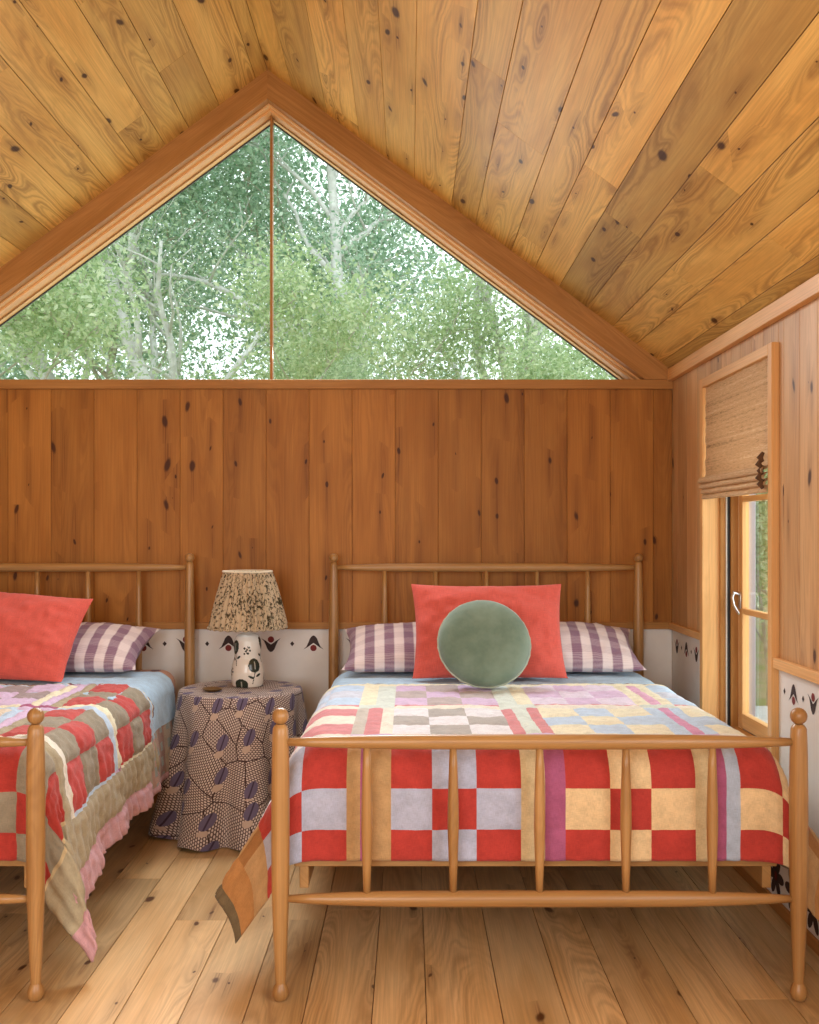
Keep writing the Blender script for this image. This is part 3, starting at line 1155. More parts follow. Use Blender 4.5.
def drape(xc, YC, U, w0, w1, front, hw, r, fl, lift, step=.0105, colour=None, wrinkle=1.0, seed=0, seams=True, ruffle=0.0):
    """cloth laid on a bed and falling at both sides (and over the foot when front>0).
    YC = y of the foot crest; w runs up from the foot hem, front = arc length in front of the crest."""
    nu = int(round(2 * U / step))
    nw = int(round((w1 - w0) / step))
    us = np.linspace(-U, U, nu + 1)
    ws = np.linspace(w0, w1, nw + 1)
    P = np.zeros((nw + 1, nu + 1, 3))
    flat = hw - r
    for j, w in enumerate(ws):
        b = max(0.0, front - w)
        for i, u in enumerate(us):
            sx = 1 if u > 0 else -1
            a = max(0.0, abs(u) - flat)
            d = math.hypot(a, b)
            x = max(-flat, min(flat, u))
            y = YC + r + max(0.0, w - front)
            z = TOP + lift
            if d > 0:
                ca, sa = a / d, b / d
                th = math.atan2(b, a)
                arc = r * PI / 2
                if d < arc:
                    out = (r + lift) * math.sin(d / r)
                    dz = -(r + lift) * (1 - math.cos(d / r))
                else:
                    e = d - arc
                    fc = fl['l'] if sx < 0 else fl['r']
                    near = math.exp(-((w - front) / fl.get('reach', .30)) ** 2) if b <= 0 else 1.0
                    if b <= 0:
                        f = fl['side'] + (fc - fl['side']) * near
                    else:
                        q = min(1.0, (PI / 2 - th) / (PI * .36))
                        q = q * q * (3 - 2 * q)
                        f = fl['front'] + (fc - fl['front']) * q
                    wave = .020 * math.sin(w * 17 + seed) * (1 - near)
                    if b > 0:
                        wave += fl.get('fold', .05) * math.sin(th * 6.5 + seed) * math.sin(2 * th)
                    wave *= e / .45
                    k = 1 + fl.get('drop', .22) * near * (1 if b <= 0 else math.cos(th) ** .5) * (1 if fc > .3 or fl.get('xdrop') else 0)
                    out = r + lift + (f * e + wave)
                    dz = -(r + lift) - k * e * math.sqrt(max(.05, 1 - f * f * .8))
                ky = .22 if b > 0 and a > 0 else 1.0
                kyy = 1 - (1 - .25) * min(1, a / .12)
                x += sx * ca * out
                y -= sa * out * (kyy if b > 0 else 1)
                z += dz
                if a > 0 and b > 0:
                    # near the foot the cloth stays flat across the front and only its shoulder rounds over
                    fa = .8 * (fl['l'] if sx < 0 else fl['r'])

                    def arcpos(t, f=0.0):
                        if t < r * PI / 2:
                            return (r + lift) * math.sin(t / r), -(r + lift) * (1 - math.cos(t / r))
                        return r + lift + f * (t - r * PI / 2), -(r + lift) - (t - r * PI / 2) * math.sqrt(1 - f * f)
                    ox, zs = arcpos(a, fa)
                    oy, zf = arcpos(b)
                    qb = min(1.0, b / max(front, .01))
                    px, py, pz = sx * (flat + ox), YC + r - min(oy, r + lift), TOP + lift + zf + zs * (1 - .7 * qb)
                    qa = max(0.0, min(1.0, (a - .14) / .22))
                    qa = qa * qa * (3 - 2 * qa)
                    x, y, z = px + (x - px) * qa, py + (y - py) * qa, pz + (z - pz) * qa
            P[j, i] = (xc + x, y, z)
    # normals for displacement
    du = np.gradient(P, axis=1)
    dv = np.gradient(P, axis=0)
    Nn = np.cross(du, dv)
    Nn /= np.maximum(np.linalg.norm(Nn, axis=2, keepdims=True), 1e-9)
    for j, w in enumerate(ws):
        for i, u in enumerate(us):
            h = .0055 * mnoise.noise(V((u * 9 + seed, w * 9, 1.3))) + .0034 * mnoise.noise(V((u * 34, w * 34 + seed, 2.3)))
            h += .0018 * mnoise.noise(V((u * 90, w * 60 + seed, 2.3)))
            if seams:
                c, sd = colour(u, w)
                h -= .0045 * math.exp(-(sd / .009) ** 2)
            eb = U - abs(u)
            if ruffle and eb < .34:
                h += ruffle * math.sin(w * 105 + 2.5 * mnoise.noise(V((u * 6, w * 10 + seed, 4)))) * min(1, (.34 - eb) / .08)
            P[j, i] += Nn[j, i] * h * wrinkle
    np.clip(P[:, :, 2], .012, None, out=P[:, :, 2])
    np.clip(P[:, :, 0], XL + .04, XR - .035, out=P[:, :, 0])
    verts = P.reshape(-1, 3)
    mb = MB()
    faces, uvs, cols = [], [], []
    n = nu + 1
    cache = {}
    for j in range(nw):
        for i in range(nu):
            faces.append((j * n + i, j * n + i + 1, (j + 1) * n + i + 1, (j + 1) * n + i))
            uvs.append([(us[i], ws[j]), (us[i + 1], ws[j]), (us[i + 1], ws[j + 1]), (us[i], ws[j + 1])])
            c = colour((us[i] + us[i + 1]) / 2, (ws[j] + ws[j + 1]) / 2)[0]
            if c not in cache:
                cache[c] = lin(*c)
            cols.append(cache[c])
    mb.indexed(verts, faces, uvs, cols)
    return mb


def finish_cloth(o, th):
    s = o.modifiers.new('thickness', 'SOLIDIFY')
    s.thickness = th
    s.offset = -1.0
    return o


YCR = 3.072
U = 1.19
qr = Quilt('right')
ql = Quilt('left')
FRONT = 0.404
mbq = drape(XCR, YCR, U, 0.0, qr.len, FRONT, .776, .110, {'l': .60, 'r': .62, 'side': .08, 'front': .0}, 0.006, colour=lambda u, w: qr.sample(u, w, U), seed=1.0)
o = finish_cloth(mbq.build('patchwork_quilt', M['quilt'], smooth='all', cname='patch'), .006)
tag(o, 'red, grey and yellow patchwork quilt on the bed beneath the side window', 'quilt', 'patchwork quilts')
mbq = drape(XCL, YCR, U, 0.0, ql.len, FRONT, .776, .110, {'l': .2, 'r': .20, 'side': .10, 'front': .0, 'fold': .10, 'xdrop': 1}, 0.006, colour=lambda u, w: ql.sample(u, w, U), seed=4.2, wrinkle=2.0, ruffle=.0024)
o = finish_cloth(mbq.build('patchwork_quilt', M['quilt'], smooth='all', cname='patch'), .006)
tag(o, 'red and taupe patchwork quilt with pink hem on the left bed', 'quilt', 'patchwork quilts')


def cover_col(u, w):
    e = U - .01 - abs(u)
    if e < .025:
        return PPINK, min(e, .025 - e)
    if e < .24:
        q = (w / .10) % 1
        c = [(178, 142, 118), (160, 122, 108), (176, 160, 140), (188, 150, 132)][int(w / .10) % 4]
        if .3 < q < .7 and (e / .07) % 1 < .5:
            c = (150, 158, 150)
        return c, min(e - .025, .24 - e, q * .1)
    return (178, 208, 230), 1


for xc, lab in ((XCR, 'pale blue coverlet folded out under the pillows of the bed beneath the side window'), (XCL, 'pale blue coverlet with brown patched border under the left bed pillows')):
    mbq = drape(xc, YCR, U - .01, 1.26, 2.06, FRONT, .768, .103, {'l': .1, 'r': .1, 'side': .10, 'front': .0}, -0.004, step=.0135, colour=cover_col, seed=2.0 + xc, seams=True, wrinkle=.8)
    o = finish_cloth(mbq.build('coverlet', M['quilt'], smooth='all', cname='patch'), .004)
    tag(o, lab, 'coverlet', 'pale blue coverlets')


# ------------------------------------------------------------------ pillows
def pillow_mesh(W, H, T, pinch=.05, n=44, seed=0, wr=1.0, power=.42):
    vs, fs, uvs = [], [], []
    N1 = n + 1
    for side in (1, -1):
        for j in range(N1):
            b = -1 + 2 * j / n
            for i in range(N1):
                a = -1 + 2 * i / n
                x = a * W / 2 * (1 - pinch * (1 - b * b) * a * a)
                y = b * H / 2 * (1 - pinch * (1 - a * a) * b * b)
                q = max(0, (1 - a * a)) * max(0, (1 - b * b))
                t = T / 2 * (q ** power)
                edge = 1 - q ** .25
                w = .010 * mnoise.noise(V((a * 2.2 + seed, b * 2.2, 0))) + .006 * mnoise.noise(V((a * 6 + seed, b * 6, side))) * (0.3 + edge)
                w += .004 * mnoise.noise(V((a * 14 + seed, b * 5, side)))
                z = side * (t + w * wr * min(1, q * 6))
                vs.append((x, y, z))
        off = 0 if side > 0 else N1 * N1
        for j in range(n):
            for i in range(n):
                f = (off + j * N1 + i, off + j * N1 + i + 1, off + (j + 1) * N1 + i + 1, off + (j + 1) * N1 + i)
                q = [(vs[k][0], vs[k][1]) for k in f]
                if side < 0:
                    f = tuple(reversed(f))
                    q = list(reversed(q))
                fs.append(f)
                uvs.append(q)
    mb = MB()
    mb.indexed(vs, fs, uvs)
    return mb


def place(o, loc, rot):
    o.location = loc
    o.rotation_euler = rot
    return o


def floor_clip(o, zmin, slope=0.0):
    """let the cloth settle on what it lies on"""
    bpy.context.view_layer.update()
    mw = o.matrix_world
    inv = mw.inverted()
    for v in o.data.vertices:
        p = mw @ v.co
        if p.z < zmin + .012:
            p.z = zmin + max(0, (p.z - zmin + .03)) * .25 if p.z > zmin - .03 else zmin
            v.co = inv @ p
    o.data.update()


def linen(name, rgb, amt=.1):
    g = G(name)
    u, v, _ = g.sep(g.uv())
    a = g.noise(g.xyz(g.math('MULTIPLY', u, 600.0), g.math('MULTIPLY', v, 30.0), 0.0), 1.0, 2.0)
    b = g.noise(g.xyz(g.math('MULTIPLY', u, 30.0), g.math('MULTIPLY', v, 600.0), 3.0), 1.0, 2.0)
    s = g.math('ADD', a, b)
    lo = tuple(x * (1 - amt) for x in rgb)
    hi = tuple(min(255, x * (1 + amt)) for x in rgb)
    g.principled(g.mix(g.smooth(s, .4, 1.6), lin(*lo), lin(*hi)), .85, g.bump(s, .25, .001), sheen=.15, spec=.2)
    return g.m


M['redlinen'] = linen('red linen', (208, 92, 80))
M['plaid'] = plaid('mauve and cream plaid', (136, 104, 124), (228, 214, 212), 0.092)
g = G('sage velvet')
n = g.noise(g.obj(), 9.0, 4.0, .6)
g.principled(g.mix(g.smooth(n, .2, .85), lin(94, 116, 98), lin(126, 146, 128)), .75, g.bump(g.noise(g.obj(), 60.0, 2.0), .15, .002), sheen=.35, spec=.2)
M['velvet'] = g.m
M['piping'] = linen('pale green piping', (168, 180, 160))

ZQ = TOP + .012
for xc, sx, lab in ((XCR, -1, 'plaid pillow at the left, beside the red pillow on the bed beneath the side window'),
                    (XCR, 1, 'plaid pillow nearest the side window, right of the red pillow'),
                    (XCL, 1, 'plaid pillow against the left bed headboard, half behind its red pillow'),
                    (XCL, -1, None)):
    if lab is None:
        continue
    o = pillow_mesh(.72, .44, .20, .10, seed=3.1 * sx + xc, power=.52, wr=1.3).build('plaid_pillow', M['plaid'], smooth='all')
    place(o, (xc + sx * (.350 if xc > 0 else .28), 4.83, ZQ + .095), (math.radians(20), 0, math.radians(-2 * sx)))
    floor_clip(o, ZQ - .004)
    tag(o, lab, 'pillow', 'plaid pillows')

for xc, dx, lab, rz, ry in ((XCR, -.03, 'large red linen pillow standing behind the round green cushion', 1, 0), (XCL, .045, 'large red linen pillow leaning on the left bed', -6, 4)):
    o = pillow_mesh(.70, .47, .19, .06, seed=xc + 9, wr=2.0, power=.46).build('red_pillow', M['redlinen'], smooth='all')
    place(o, (xc + dx, 4.575, ZQ + (.198 if xc > 0 else .178)), (math.radians(66 if xc > 0 else 54), math.radians(ry), math.radians(rz)))
    floor_clip(o, ZQ - .004)
    tag(o, lab, 'pillow', 'red linen pillows')

cu = thing('round_cushion', 'round sage green velvet cushion in front of a red pillow', 'cushion', (0.318, 4.27, ZQ + .180))
mb = MB()
R = .196
pr = []
for k in range(25):
    a = -PI / 2 + PI * k / 24
    pr.append((.066 * math.copysign(abs(math.sin(a)) ** .8, math.sin(a)), max(.0004, R * math.cos(a) ** .62)))
mb.lathe((0, 0, 0), (0, 0, 1), pr, 64)
c = mb.build('cover', M['velvet'], smooth='all')
mb = MB()
mb.tube([(R * 1.004 * math.cos(2 * PI * k / 64), R * 1.004 * math.sin(2 * PI * k / 64), .003 * math.sin(k * 1.9)) for k in range(65)], [.0042 + .0012 * math.sin(k * 2.7) for k in range(65)], 8)
p = mb.build('piping', M['piping'], smooth='all')
for q in (c, p):
    q.parent = cu
cu.rotation_euler = (math.radians(62), 0, math.radians(3))

# ------------------------------------------------------------------ side table, cloth, lamp, dish
TX, TY, TZ = -.800, 4.76, .660
tb = thing('side_table', 'round side table hidden under a patterned floor-length cloth between the beds', 'table', (TX, TY, 0))
mb = MB()
mb.lathe((TX, TY, TZ - .026), (0, 0, 1), [(0, .272), (.003, .276), (.016, .276), (.019, .272)], 40)
mb.build('tabletop', M['oak'], tb, smooth=40)
for k in range(3):
    a = 2 * PI * k / 3 + .4
    mb = MB()
    mb.lathe((TX + .2 * math.cos(a), TY + .2 * math.sin(a), 0), (0, 0, 1), [(0, .014), (.3, .019), (TZ - .024, .021)], 14)
    mb.build('leg', M['oak'], tb, smooth=40)

g = G('block printed tablecloth')
u, v, _ = g.sep(g.uv())
# rows of pale dots that turn direction from panel to panel
pan = g.voronoi(g.xyz(u, v, 0.0), 6.5)
ang = g.math('MULTIPLY', g.sepc(pan['Color'])[0], 2.6)
cs, sn = g.math('COSINE', ang), g.math('SINE', ang)
ur = g.math('SUBTRACT', g.math('MULTIPLY', u, cs), g.math('MULTIPLY', v, sn))
vr = g.math('ADD', g.math('MULTIPLY', u, sn), g.math('MULTIPLY', v, cs))
rowi = g.math('FLOOR', g.math('MULTIPLY', vr, 116.0))
fu = g.math('SUBTRACT', g.math('FRACT', g.math('ADD', g.math('MULTIPLY', ur, 66.0), g.math('MULTIPLY', rowi, .5))), .5)
fv = g.math('SUBTRACT', g.math('FRACT', g.math('MULTIPLY', vr, 116.0)), .5)
dd = g.math('SQRT', g.math('ADD', g.math('POWER', fu, 2.0), g.math('POWER', g.math('MULTIPLY', fv, 1.1), 2.0)))
dots = g.smooth(dd, .44, .30)
col = g.mix(g.math('MULTIPLY', dots, .92), lin(104, 84, 80), lin(226, 212, 202))
edge = g.voronoi(g.xyz(u, v, 0.0), 6.5, feature='DISTANCE_TO_EDGE')['Distance']
col = g.mix(g.smooth(edge, .022, .010), col, lin(70, 50, 50))
fl = g.voronoi(g.xyz(g.math('MULTIPLY', u, 7.4), g.math('MULTIPLY', v, 5.8), 0.0), 1.0, rand=.55)
fx, fy, _ = g.sep(fl['Position'])
ex = g.math('SUBTRACT', g.math('MULTIPLY', u, 7.4), fx)
ey = g.math('SUBTRACT', g.math('MULTIPLY', v, 5.8), fy)
tilt = g.math('ADD', ex, g.math('MULTIPLY', ey, -.45))
leafd = g.math('ADD', g.math('POWER', g.math('DIVIDE', tilt, .19), 2.0), g.math('POWER', g.math('DIVIDE', ey, .22), 2.0))
nn = g.noise(g.xyz(g.math('MULTIPLY', u, 70.0), g.math('MULTIPLY', v, 70.0), 0.0), 1.0, 2.0)
leafd = g.math('ADD', leafd, g.math('MULTIPLY', g.math('SUBTRACT', nn, .5), .5))
bx = g.math('SUBTRACT', tilt, .02)
by = g.math('ADD', ey, .30)
bud = g.math('ADD', g.math('POWER', g.math('DIVIDE', bx, .14), 2.0), g.math('POWER', g.math('DIVIDE', by, .10), 2.0))
col = g.mix(g.smooth(bud, 1.05, .9), col, lin(196, 174, 158))
col = g.mix(g.smooth(leafd, 1.05, .9), col, g.mix(g.smooth(g.math('ABSOLUTE', tilt), .02, .03), lin(70, 58, 76), lin(108, 98, 124)))
g.principled(col, .9, g.bump(nn, .15, .001), sheen=.1, spec=.2)
M['tcloth'] = g.m

mb = MB()
nth, nr, nz = 220, 10, 46
vs, fs, uvs = [], [], []
RT = .290
prof = [(RT * k / nr * .965, TZ + .001, RT * k / nr * .965) for k in range(nr + 1)]
arc = .965 * RT
prof += [(RT * .985, TZ - .001, arc + .008), (RT * .997, TZ - .007, arc + .014)]
for k in range(1, nz + 1):
    q = k / nz
    prof.append((RT + .0, TZ - .007 - q * (TZ - .015), arc + .014 + q * (TZ - .01)))
for i, (r0, z0, s) in enumerate(prof):
    q = max(0, (TZ - .007 - z0) / (TZ - .015))
    for k in range(nth):
        t = 2 * PI * k / nth
        fold = .5 + .5 * math.sin(9 * t + .9 + .7 * math.sin(2 * t + 1))
        fold = 1 - (1 - fold) ** 1.8
        lob = .5 + .5 * math.sin(5 * t + 2.1)
        spread = .025 * q + .110 * q * fold + .02 * q * lob - .014 * min(1, q * 3)
        spread += .004 * q * mnoise.noise(V((math.cos(t) * 5, math.sin(t) * 5, z0 * 7)))
        r = r0 + spread
        z = z0 + (.010 * math.sin(9 * t + 1) * q if q > .9 else 0)
        vs.append((TX + r * math.cos(t), TY + r * math.sin(t), max(.004, z)))
for i in range(len(prof) - 1):
    for k in range(nth):
        k2 = (k + 1) % nth
        fs.append((i * nth + k, i * nth + k2, (i + 1) * nth + k2, (i + 1) * nth + k) if True else None)
        def uvf(ii, kk):
            t = 2 * PI * kk / nth
            if ii <= nr + 1:
                return (prof[ii][2] * math.cos(t), prof[ii][2] * math.sin(t))
            return (t * (RT + .04) + 3, -prof[ii][2])
        if i < nr + 1:
            uvs.append([uvf(i, k), uvf(i, k + 1), uvf(i + 1, k + 1), uvf(i + 1, k)])
        else:
            def uvg(ii, kk):
                return (2 * PI * kk / nth * (RT + .04) + 3, -prof[ii][2])
            uvs.append([uvg(i, k), uvg(i, k + 1), uvg(i + 1, k + 1), uvg(i + 1, k)])
fs = [tuple(reversed(f)) for f in fs]
uvs = [list(reversed(q)) for q in uvs]
mb.indexed(vs, fs, uvs)
o = mb.build('tablecloth', M['tcloth'], smooth='all')
# outward check
tag(o, 'brown and white printed cloth hanging in folds to the floor over the side table', 'tablecloth')

# lamp
LX, LY, LZ = -.778, 4.82, TZ + .003
lamp = thing('table_lamp', 'white ceramic lamp with dark flowers and pleated shade on the side table', 'lamp', (LX, LY, LZ))
mb = MB()
prof = [(0, .066), (.004, .072), (.03, .077), (.07, .0785), (.11, .072), (.135, .0635), (.155, .063), (.19, .066), (.22, .064), (.24, .055), (.25, .040), (.256, .018), (.27, .016)]


def interp(z):
    for (a, ra), (b, rb) in zip(prof, prof[1:]):
        if a <= z <= b:
            q = (z - a) / (b - a)
            return ra + (rb - ra) * q
    return prof[-1][1]


nz_, nt_ = 90, 150
flowers = [(-.9, .19, .020, .027, .15), (.62, .105, .022, .026, 0), (-.25, .012, .024, .024, 0), (1.5, .205, .018, .026, -.3), (2.6, .06, .02, .024, 0), (-2.3, .10, .02, .026, .2), (3.6, .17, .02, .025, 0), (1.75, .045, .015, .02, .2)]
sprigs = [(.12, .178), (-1.15, .075), (2.1, .14), (-2.9, .19), (3.1, .1)]


def vase_col(th, z):
    R0 = .068
    for (ft, fz, rx, rz, tl) in flowers:
        a0 = -PI / 2 + ft
        dx = ((th - a0 + PI) % (2 * PI) - PI) * R0
        dz = z - fz
        x = dx - tl * dz
        rx, rz = rx * 1.3, rz * 1.25
        if (x / rx) ** 2 + (dz / rz) ** 2 < 1:
            if abs(dx - .002) < .0025 and abs(dz) < rz * .6:
                return (150, 150, 136)
            return (44, 52, 42)
        sdx = dx - .35 * (dz + rz) * -1 * (1 if ft < .3 else -.5)
        if -.055 - rz < dz < -rz + .004 and abs(sdx) < .0018:
            return (40, 44, 36)
        for sgn in (1, -1):
            lx, lz = dx - sgn * .017 - (.006 if ft < .3 else 0), dz + rz + .018 - .004 * sgn
            xx = lx * .86 + lz * .5 * sgn
            zz = lz * .86 - lx * .5 * sgn
            if (xx / .013) ** 2 + (zz / .0055) ** 2 < 1:
                return (44, 50, 40)
    for (ft, fz) in sprigs:
        a0 = -PI / 2 + ft
        dx = ((th - a0 + PI) % (2 * PI) - PI) * R0
        dz = z - fz
        for (bx_, bz_) in ((-.012, .008), (.010, .012), (.014, -.002), (-.006, -.006), (.004, -.016), (-.013, -.018), (0, .002)):
            if math.hypot(dx - bx_, dz - bz_) < .0052:
                return (46, 50, 42)
        if abs(dx - .2 * dz) < .0012 and abs(dz) < .02:
            return (60, 60, 50)
    return (226, 218, 206)


vs, fs, uvs, cols = [], [], [], []
zs = [prof[-1][0] * k / nz_ for k in range(nz_ + 1)]
for z in zs:
    for k in range(nt_):
        t = 2 * PI * k / nt_
        vs.append((LX + interp(z) * math.cos(t), LY + interp(z) * math.sin(t), LZ + z))
for i in range(nz_):
    for k in range(nt_):
        k2 = (k + 1) % nt_
        fs.append((i * nt_ + k, i * nt_ + k2, (i + 1) * nt_ + k2, (i + 1) * nt_ + k))
        uvs.append([(k / nt_, zs[i])] * 4)
        cols.append(lin(*vase_col(2 * PI * (k + .5) / nt_, (zs[i] + zs[i + 1]) / 2)))
fs.append(tuple(reversed(range(nt_))))
uvs.append([(0, 0)] * nt_)
cols.append(lin(220, 212, 200))
mb.indexed(vs, fs, uvs, cols)
g = G('glazed ceramic')
g.principled(g.attr('patch'), .22, g.bump(g.noise(g.obj(), 30.0, 3.0), .06, .002), spec=.5)
mb.build('lamp_base', g.m, lamp, smooth='all', cname='patch')

g = G('printed pleated shade')
u, v, _ = g.sep(g.uv())
n1 = g.noise(g.xyz(g.math('MULTIPLY', u, 120.0), g.math('MULTIPLY', v, 62.0), 0.0), 1.0, 3.0, .65)
n2 = g.noise(g.xyz(g.math('MULTIPLY', u, 40.0), g.math('MULTIPLY', v, 12.0), 5.0), 1.0, 2.0)
k = g.smooth(g.math('ADD', g.math('MULTIPLY', n1, .7), g.math('MULTIPLY', n2, .3)), .50, .56)
cs_ = g.mix(k, lin(222, 202, 170), lin(84, 74, 54))
pb = g.principled(cs_, .9, None, spec=.15)
tl = g.node('ShaderNodeBsdfTranslucent')
g.put(tl.inputs[0], cs_)
ms = g.node('ShaderNodeMixShader')
ms.inputs[0].default_value = .35
g.t.links.new(pb.outputs[0], ms.inputs[1])
g.t.links.new(tl.outputs[0], ms.inputs[2])
g.t.links.new(ms.outputs[0], g.out.inputs[0])
M['shade'] = g.m
S0, S1 = .944, 1.212
RB, RTp = .186, .115


def shade_ring(q):
    # q 0 bottom -> 1 top : a slightly belled empire shade
    return RB + (RTp - RB) * (q ** .86) + .006 * math.sin(q * PI)


mb = MB()
nt_, nq = 336, 26
for side in (0, 1):
    vs, fs, uvs = [], [], []
    for i in range(nq + 1):
        q = i / nq
        for k in range(nt_):
            t = 2 * PI * k / nt_
            amp = .0120 * (1 - .45 * q) * (.6 + .4 * math.sin(t * 5 + 1)) * min(1, q * 10 + .2) * min(1, (1 - q) * 9 + .15)
            r = shade_ring(q) + amp * math.sin(40 * t + .9 * math.sin(7 * t)) - side * .0015
            vs.append((LX + r * math.cos(t), LY + r * math.sin(t), S0 + (S1 - S0) * q))
    for i in range(nq):
        for k in range(nt_):
            k2 = (k + 1) % nt_
            f = (i * nt_ + k, i * nt_ + k2, (i + 1) * nt_ + k2, (i + 1) * nt_ + k)
            w = [(k / nt_ * 1.0, i / nq * .27), ((k + 1) / nt_ * 1.0, i / nq * .27), ((k + 1) / nt_ * 1.0, (i + 1) / nq * .27), (k / nt_ * 1.0, (i + 1) / nq * .27)]
            if side:
                f = tuple(reversed(f))
                w.reverse()
            fs.append(f)
            uvs.append(w)
    mb.indexed(vs, fs, uvs)
ls = mb.build('lamp_shade', M['shade'], lamp, smooth='all')
M['shadeband'] = linen('cream shade binding', (222, 208, 180))
for q, nm in ((0.0, 'binding'), (1.0, 'binding')):
    mb = MB()
    zc = S0 + (S1 - S0) * q
    r = shade_ring(q) + .002
    n = 112
    mb.tube([(LX + r * math.cos(2 * PI * k / n), LY + r * math.sin(2 * PI * k / n), zc + (.0028 * math.cos(k * PI / 2) if q == 0 else .0)) for k in range(n + 1)], .0045, 8)
    mb.build(nm, M['shadeband'] if q else M['shade'], ls, smooth='all')
mb = MB()
mb.tube([(LX, LY, LZ + .265), (LX, LY, S1 - .03)], .006, 8)
for k in range(3):
    a = 2 * PI * k / 3
    mb.tube([(LX, LY, S1 - .035), (LX + (RTp - .002) * math.cos(a), LY + (RTp - .002) * math.sin(a), S1 - .006)], .002, 6)
mb.build('lamp_stem', plain('aged brass', (150, 118, 66), .35, metal=1.0), lamp, smooth='all')
mb = MB()
mb.lathe((LX, LY, LZ + .33), (0, 0, 1), [(0, .012), (.02, .014), (.05, .029), (.075, .031), (.10, .022), (.11, .002)], 20)
mb.build('bulb', plain('frosted bulb', (236, 230, 220), .4, amt=.01), lamp, smooth='all')

# small dish left of the lamp
dish = MB()
dish.lathe((-.915, 4.66, TZ + .003), (0, 0, 1), [(0, .028), (.003, .036), (.010, .046), (.013, .048), (.013, .045), (.007, .034), (.005, .001)], 36)
o = dish.build('trinket_dish', plain('brown glazed stoneware', (112, 84, 44), .35, spec=.5, amt=.2), smooth=50)
tag(o, 'small shallow brown dish on the tablecloth left of the lamp', 'dish')

# ------------------------------------------------------------------ outdoors
mb = MB()
mb.face([(-60, BACK + .3, -.35), (60, BACK + .3, -.35), (60, 80, -.35), (-60, 80, -.35)])
mb.face([(XR + .3, -10, -.35), (60, -10, -.35), (60, BACK + .3, -.35), (XR + .3, BACK + .3, -.35)])
mb.face([(-60, -40, -.36), (60, -40, -.36), (60, -3.2, -.36), (-60, -3.2, -.36)])
g = G('woodland grass')
n = g.noise(g.obj(), 2.2, 6.0, .65)
n2 = g.noise(g.obj(), 40.0, 4.0, .7)
g.principled(g.mix(g.smooth(n, .4, .62), g.mix(n2, lin(128, 146, 84), lin(190, 198, 140)), g.mix(n2, lin(170, 150, 116), lin(214, 200, 170))), .95, g.bump(n2, .8, .03), spec=.1)
struct(mb.build('ground', g.m))
mb = MB()
for k in range(14):
    y = 6.2 + k * .145
    mb.box(1.75, 4.6, y, y + .138, -.06, -.02, grain='x')
mb.box(1.8, 4.55, 6.25, 8.2, -.35, -.06)
o = mb.build('terrace', plain('weathered grey decking', (206, 206, 204), .8, amt=.06, scale=14))
struct(o)


def leaves_mesh(name, centers, spread, count, size, mat, parent, seed):
    r = np.random.default_rng(seed)
    c = np.array(centers)[r.integers(0, len(centers), count)]
    p = c + r.normal(0, 1, (count, 3)) * np.array(spread)
    n = r.normal(0, 1, (count, 3)) + np.array([0, -.25, .75])
    n /= np.linalg.norm(n, axis=1, keepdims=True)
    a = np.cross(n, r.normal(0, 1, (count, 3)))
    a /= np.linalg.norm(a, axis=1, keepdims=True)
    b = np.cross(n, a)
    s = size * r.uniform(.6, 1.35, (count, 1))
    v = np.empty((count, 4, 3))
    v[:, 0] = p - a * s
    v[:, 1] = p + b * s * .5 - a * s * .05 + n * s * .1
    v[:, 2] = p + a * s
    v[:, 3] = p - b * s * .5 - a * s * .05 + n * s * .1
    me = bpy.data.meshes.new(name)
    me.vertices.add(count * 4)
    me.vertices.foreach_set('co', v.reshape(-1).astype(np.float32))
    me.loops.add(count * 4)
    me.loops.foreach_set('vertex_index', np.arange(count * 4, dtype=np.int32))
    me.polygons.add(count)
    me.polygons.foreach_set('loop_start', np.arange(0, count * 4, 4, dtype=np.int32))
    me.polygons.foreach_set('loop_total', np.full(count, 4, dtype=np.int32))
    at = me.attributes.new('rnd', 'FLOAT_COLOR', 'FACE')
    cc = np.ones((count, 4), dtype=np.float32)
    cc[:, :3] = r.uniform(0, 1, (count, 3))
    at.data.foreach_set('color', cc.reshape(-1))
    me.materials.append(mat)
    me.update(calc_edges=True)
    me.validate()
    o = bpy.data.objects.new(name, me)
    COL.objects.link(o)
    o.parent = parent
    return o


def make_tree(seed, H, r0, spread, nleaf, lsize, mat, bark, label, name='tree', lean=(0, 0), cat='tree', first=.28, group=None, clump=.34, levels=3):
    rr = random.Random(seed)
    t = thing(name, label, cat, (0, 0, 0), group)
    mb = MB()
    tips = []

    def grow(p, d, L, r, lev):
        n = max(3, int(L / .28))
        pts, rads = [p.copy()], [r]
        q = p.copy()
        for i in range(n):
            d = (d + V((rr.uniform(-1, 1), rr.uniform(-1, 1), rr.uniform(-.5, .7))) * (.17 if lev == 0 else .30)).normalized()
            q = q + d * (L / n)
            pts.append(q.copy())
            rads.append(max(.006, r * (1 - .72 * (i + 1) / n)))
            if lev >= levels - 1 or (lev >= 1 and i > n * .35):
                tips.append(tuple(q))
            frac = (i + 1) / n
            if lev < levels and frac > (first if lev == 0 else .25) and rr.random() < (.85 if lev == 0 else .62):
                ang = rr.uniform(0, 2 * PI)
                side = V((math.cos(ang), math.sin(ang), rr.uniform(.0, .75))).normalized()
                nd = (d * .45 + side * .9).normalized()
                grow(q.copy(), nd, L * rr.uniform(.34, .56) * spread, rads[-1] * rr.uniform(.5, .7), lev + 1)
        mb.tube(pts, rads, 8 if lev == 0 else 6)
    grow(V((0, 0, 0)), V((lean[0], lean[1], 1)).normalized(), H, r0, 0)
    mb.build('trunk', bark, t, smooth='all')
    leaves_mesh('crown', tips, (clump, clump, clump * .7), nleaf, lsize, mat, t, seed)
    return t


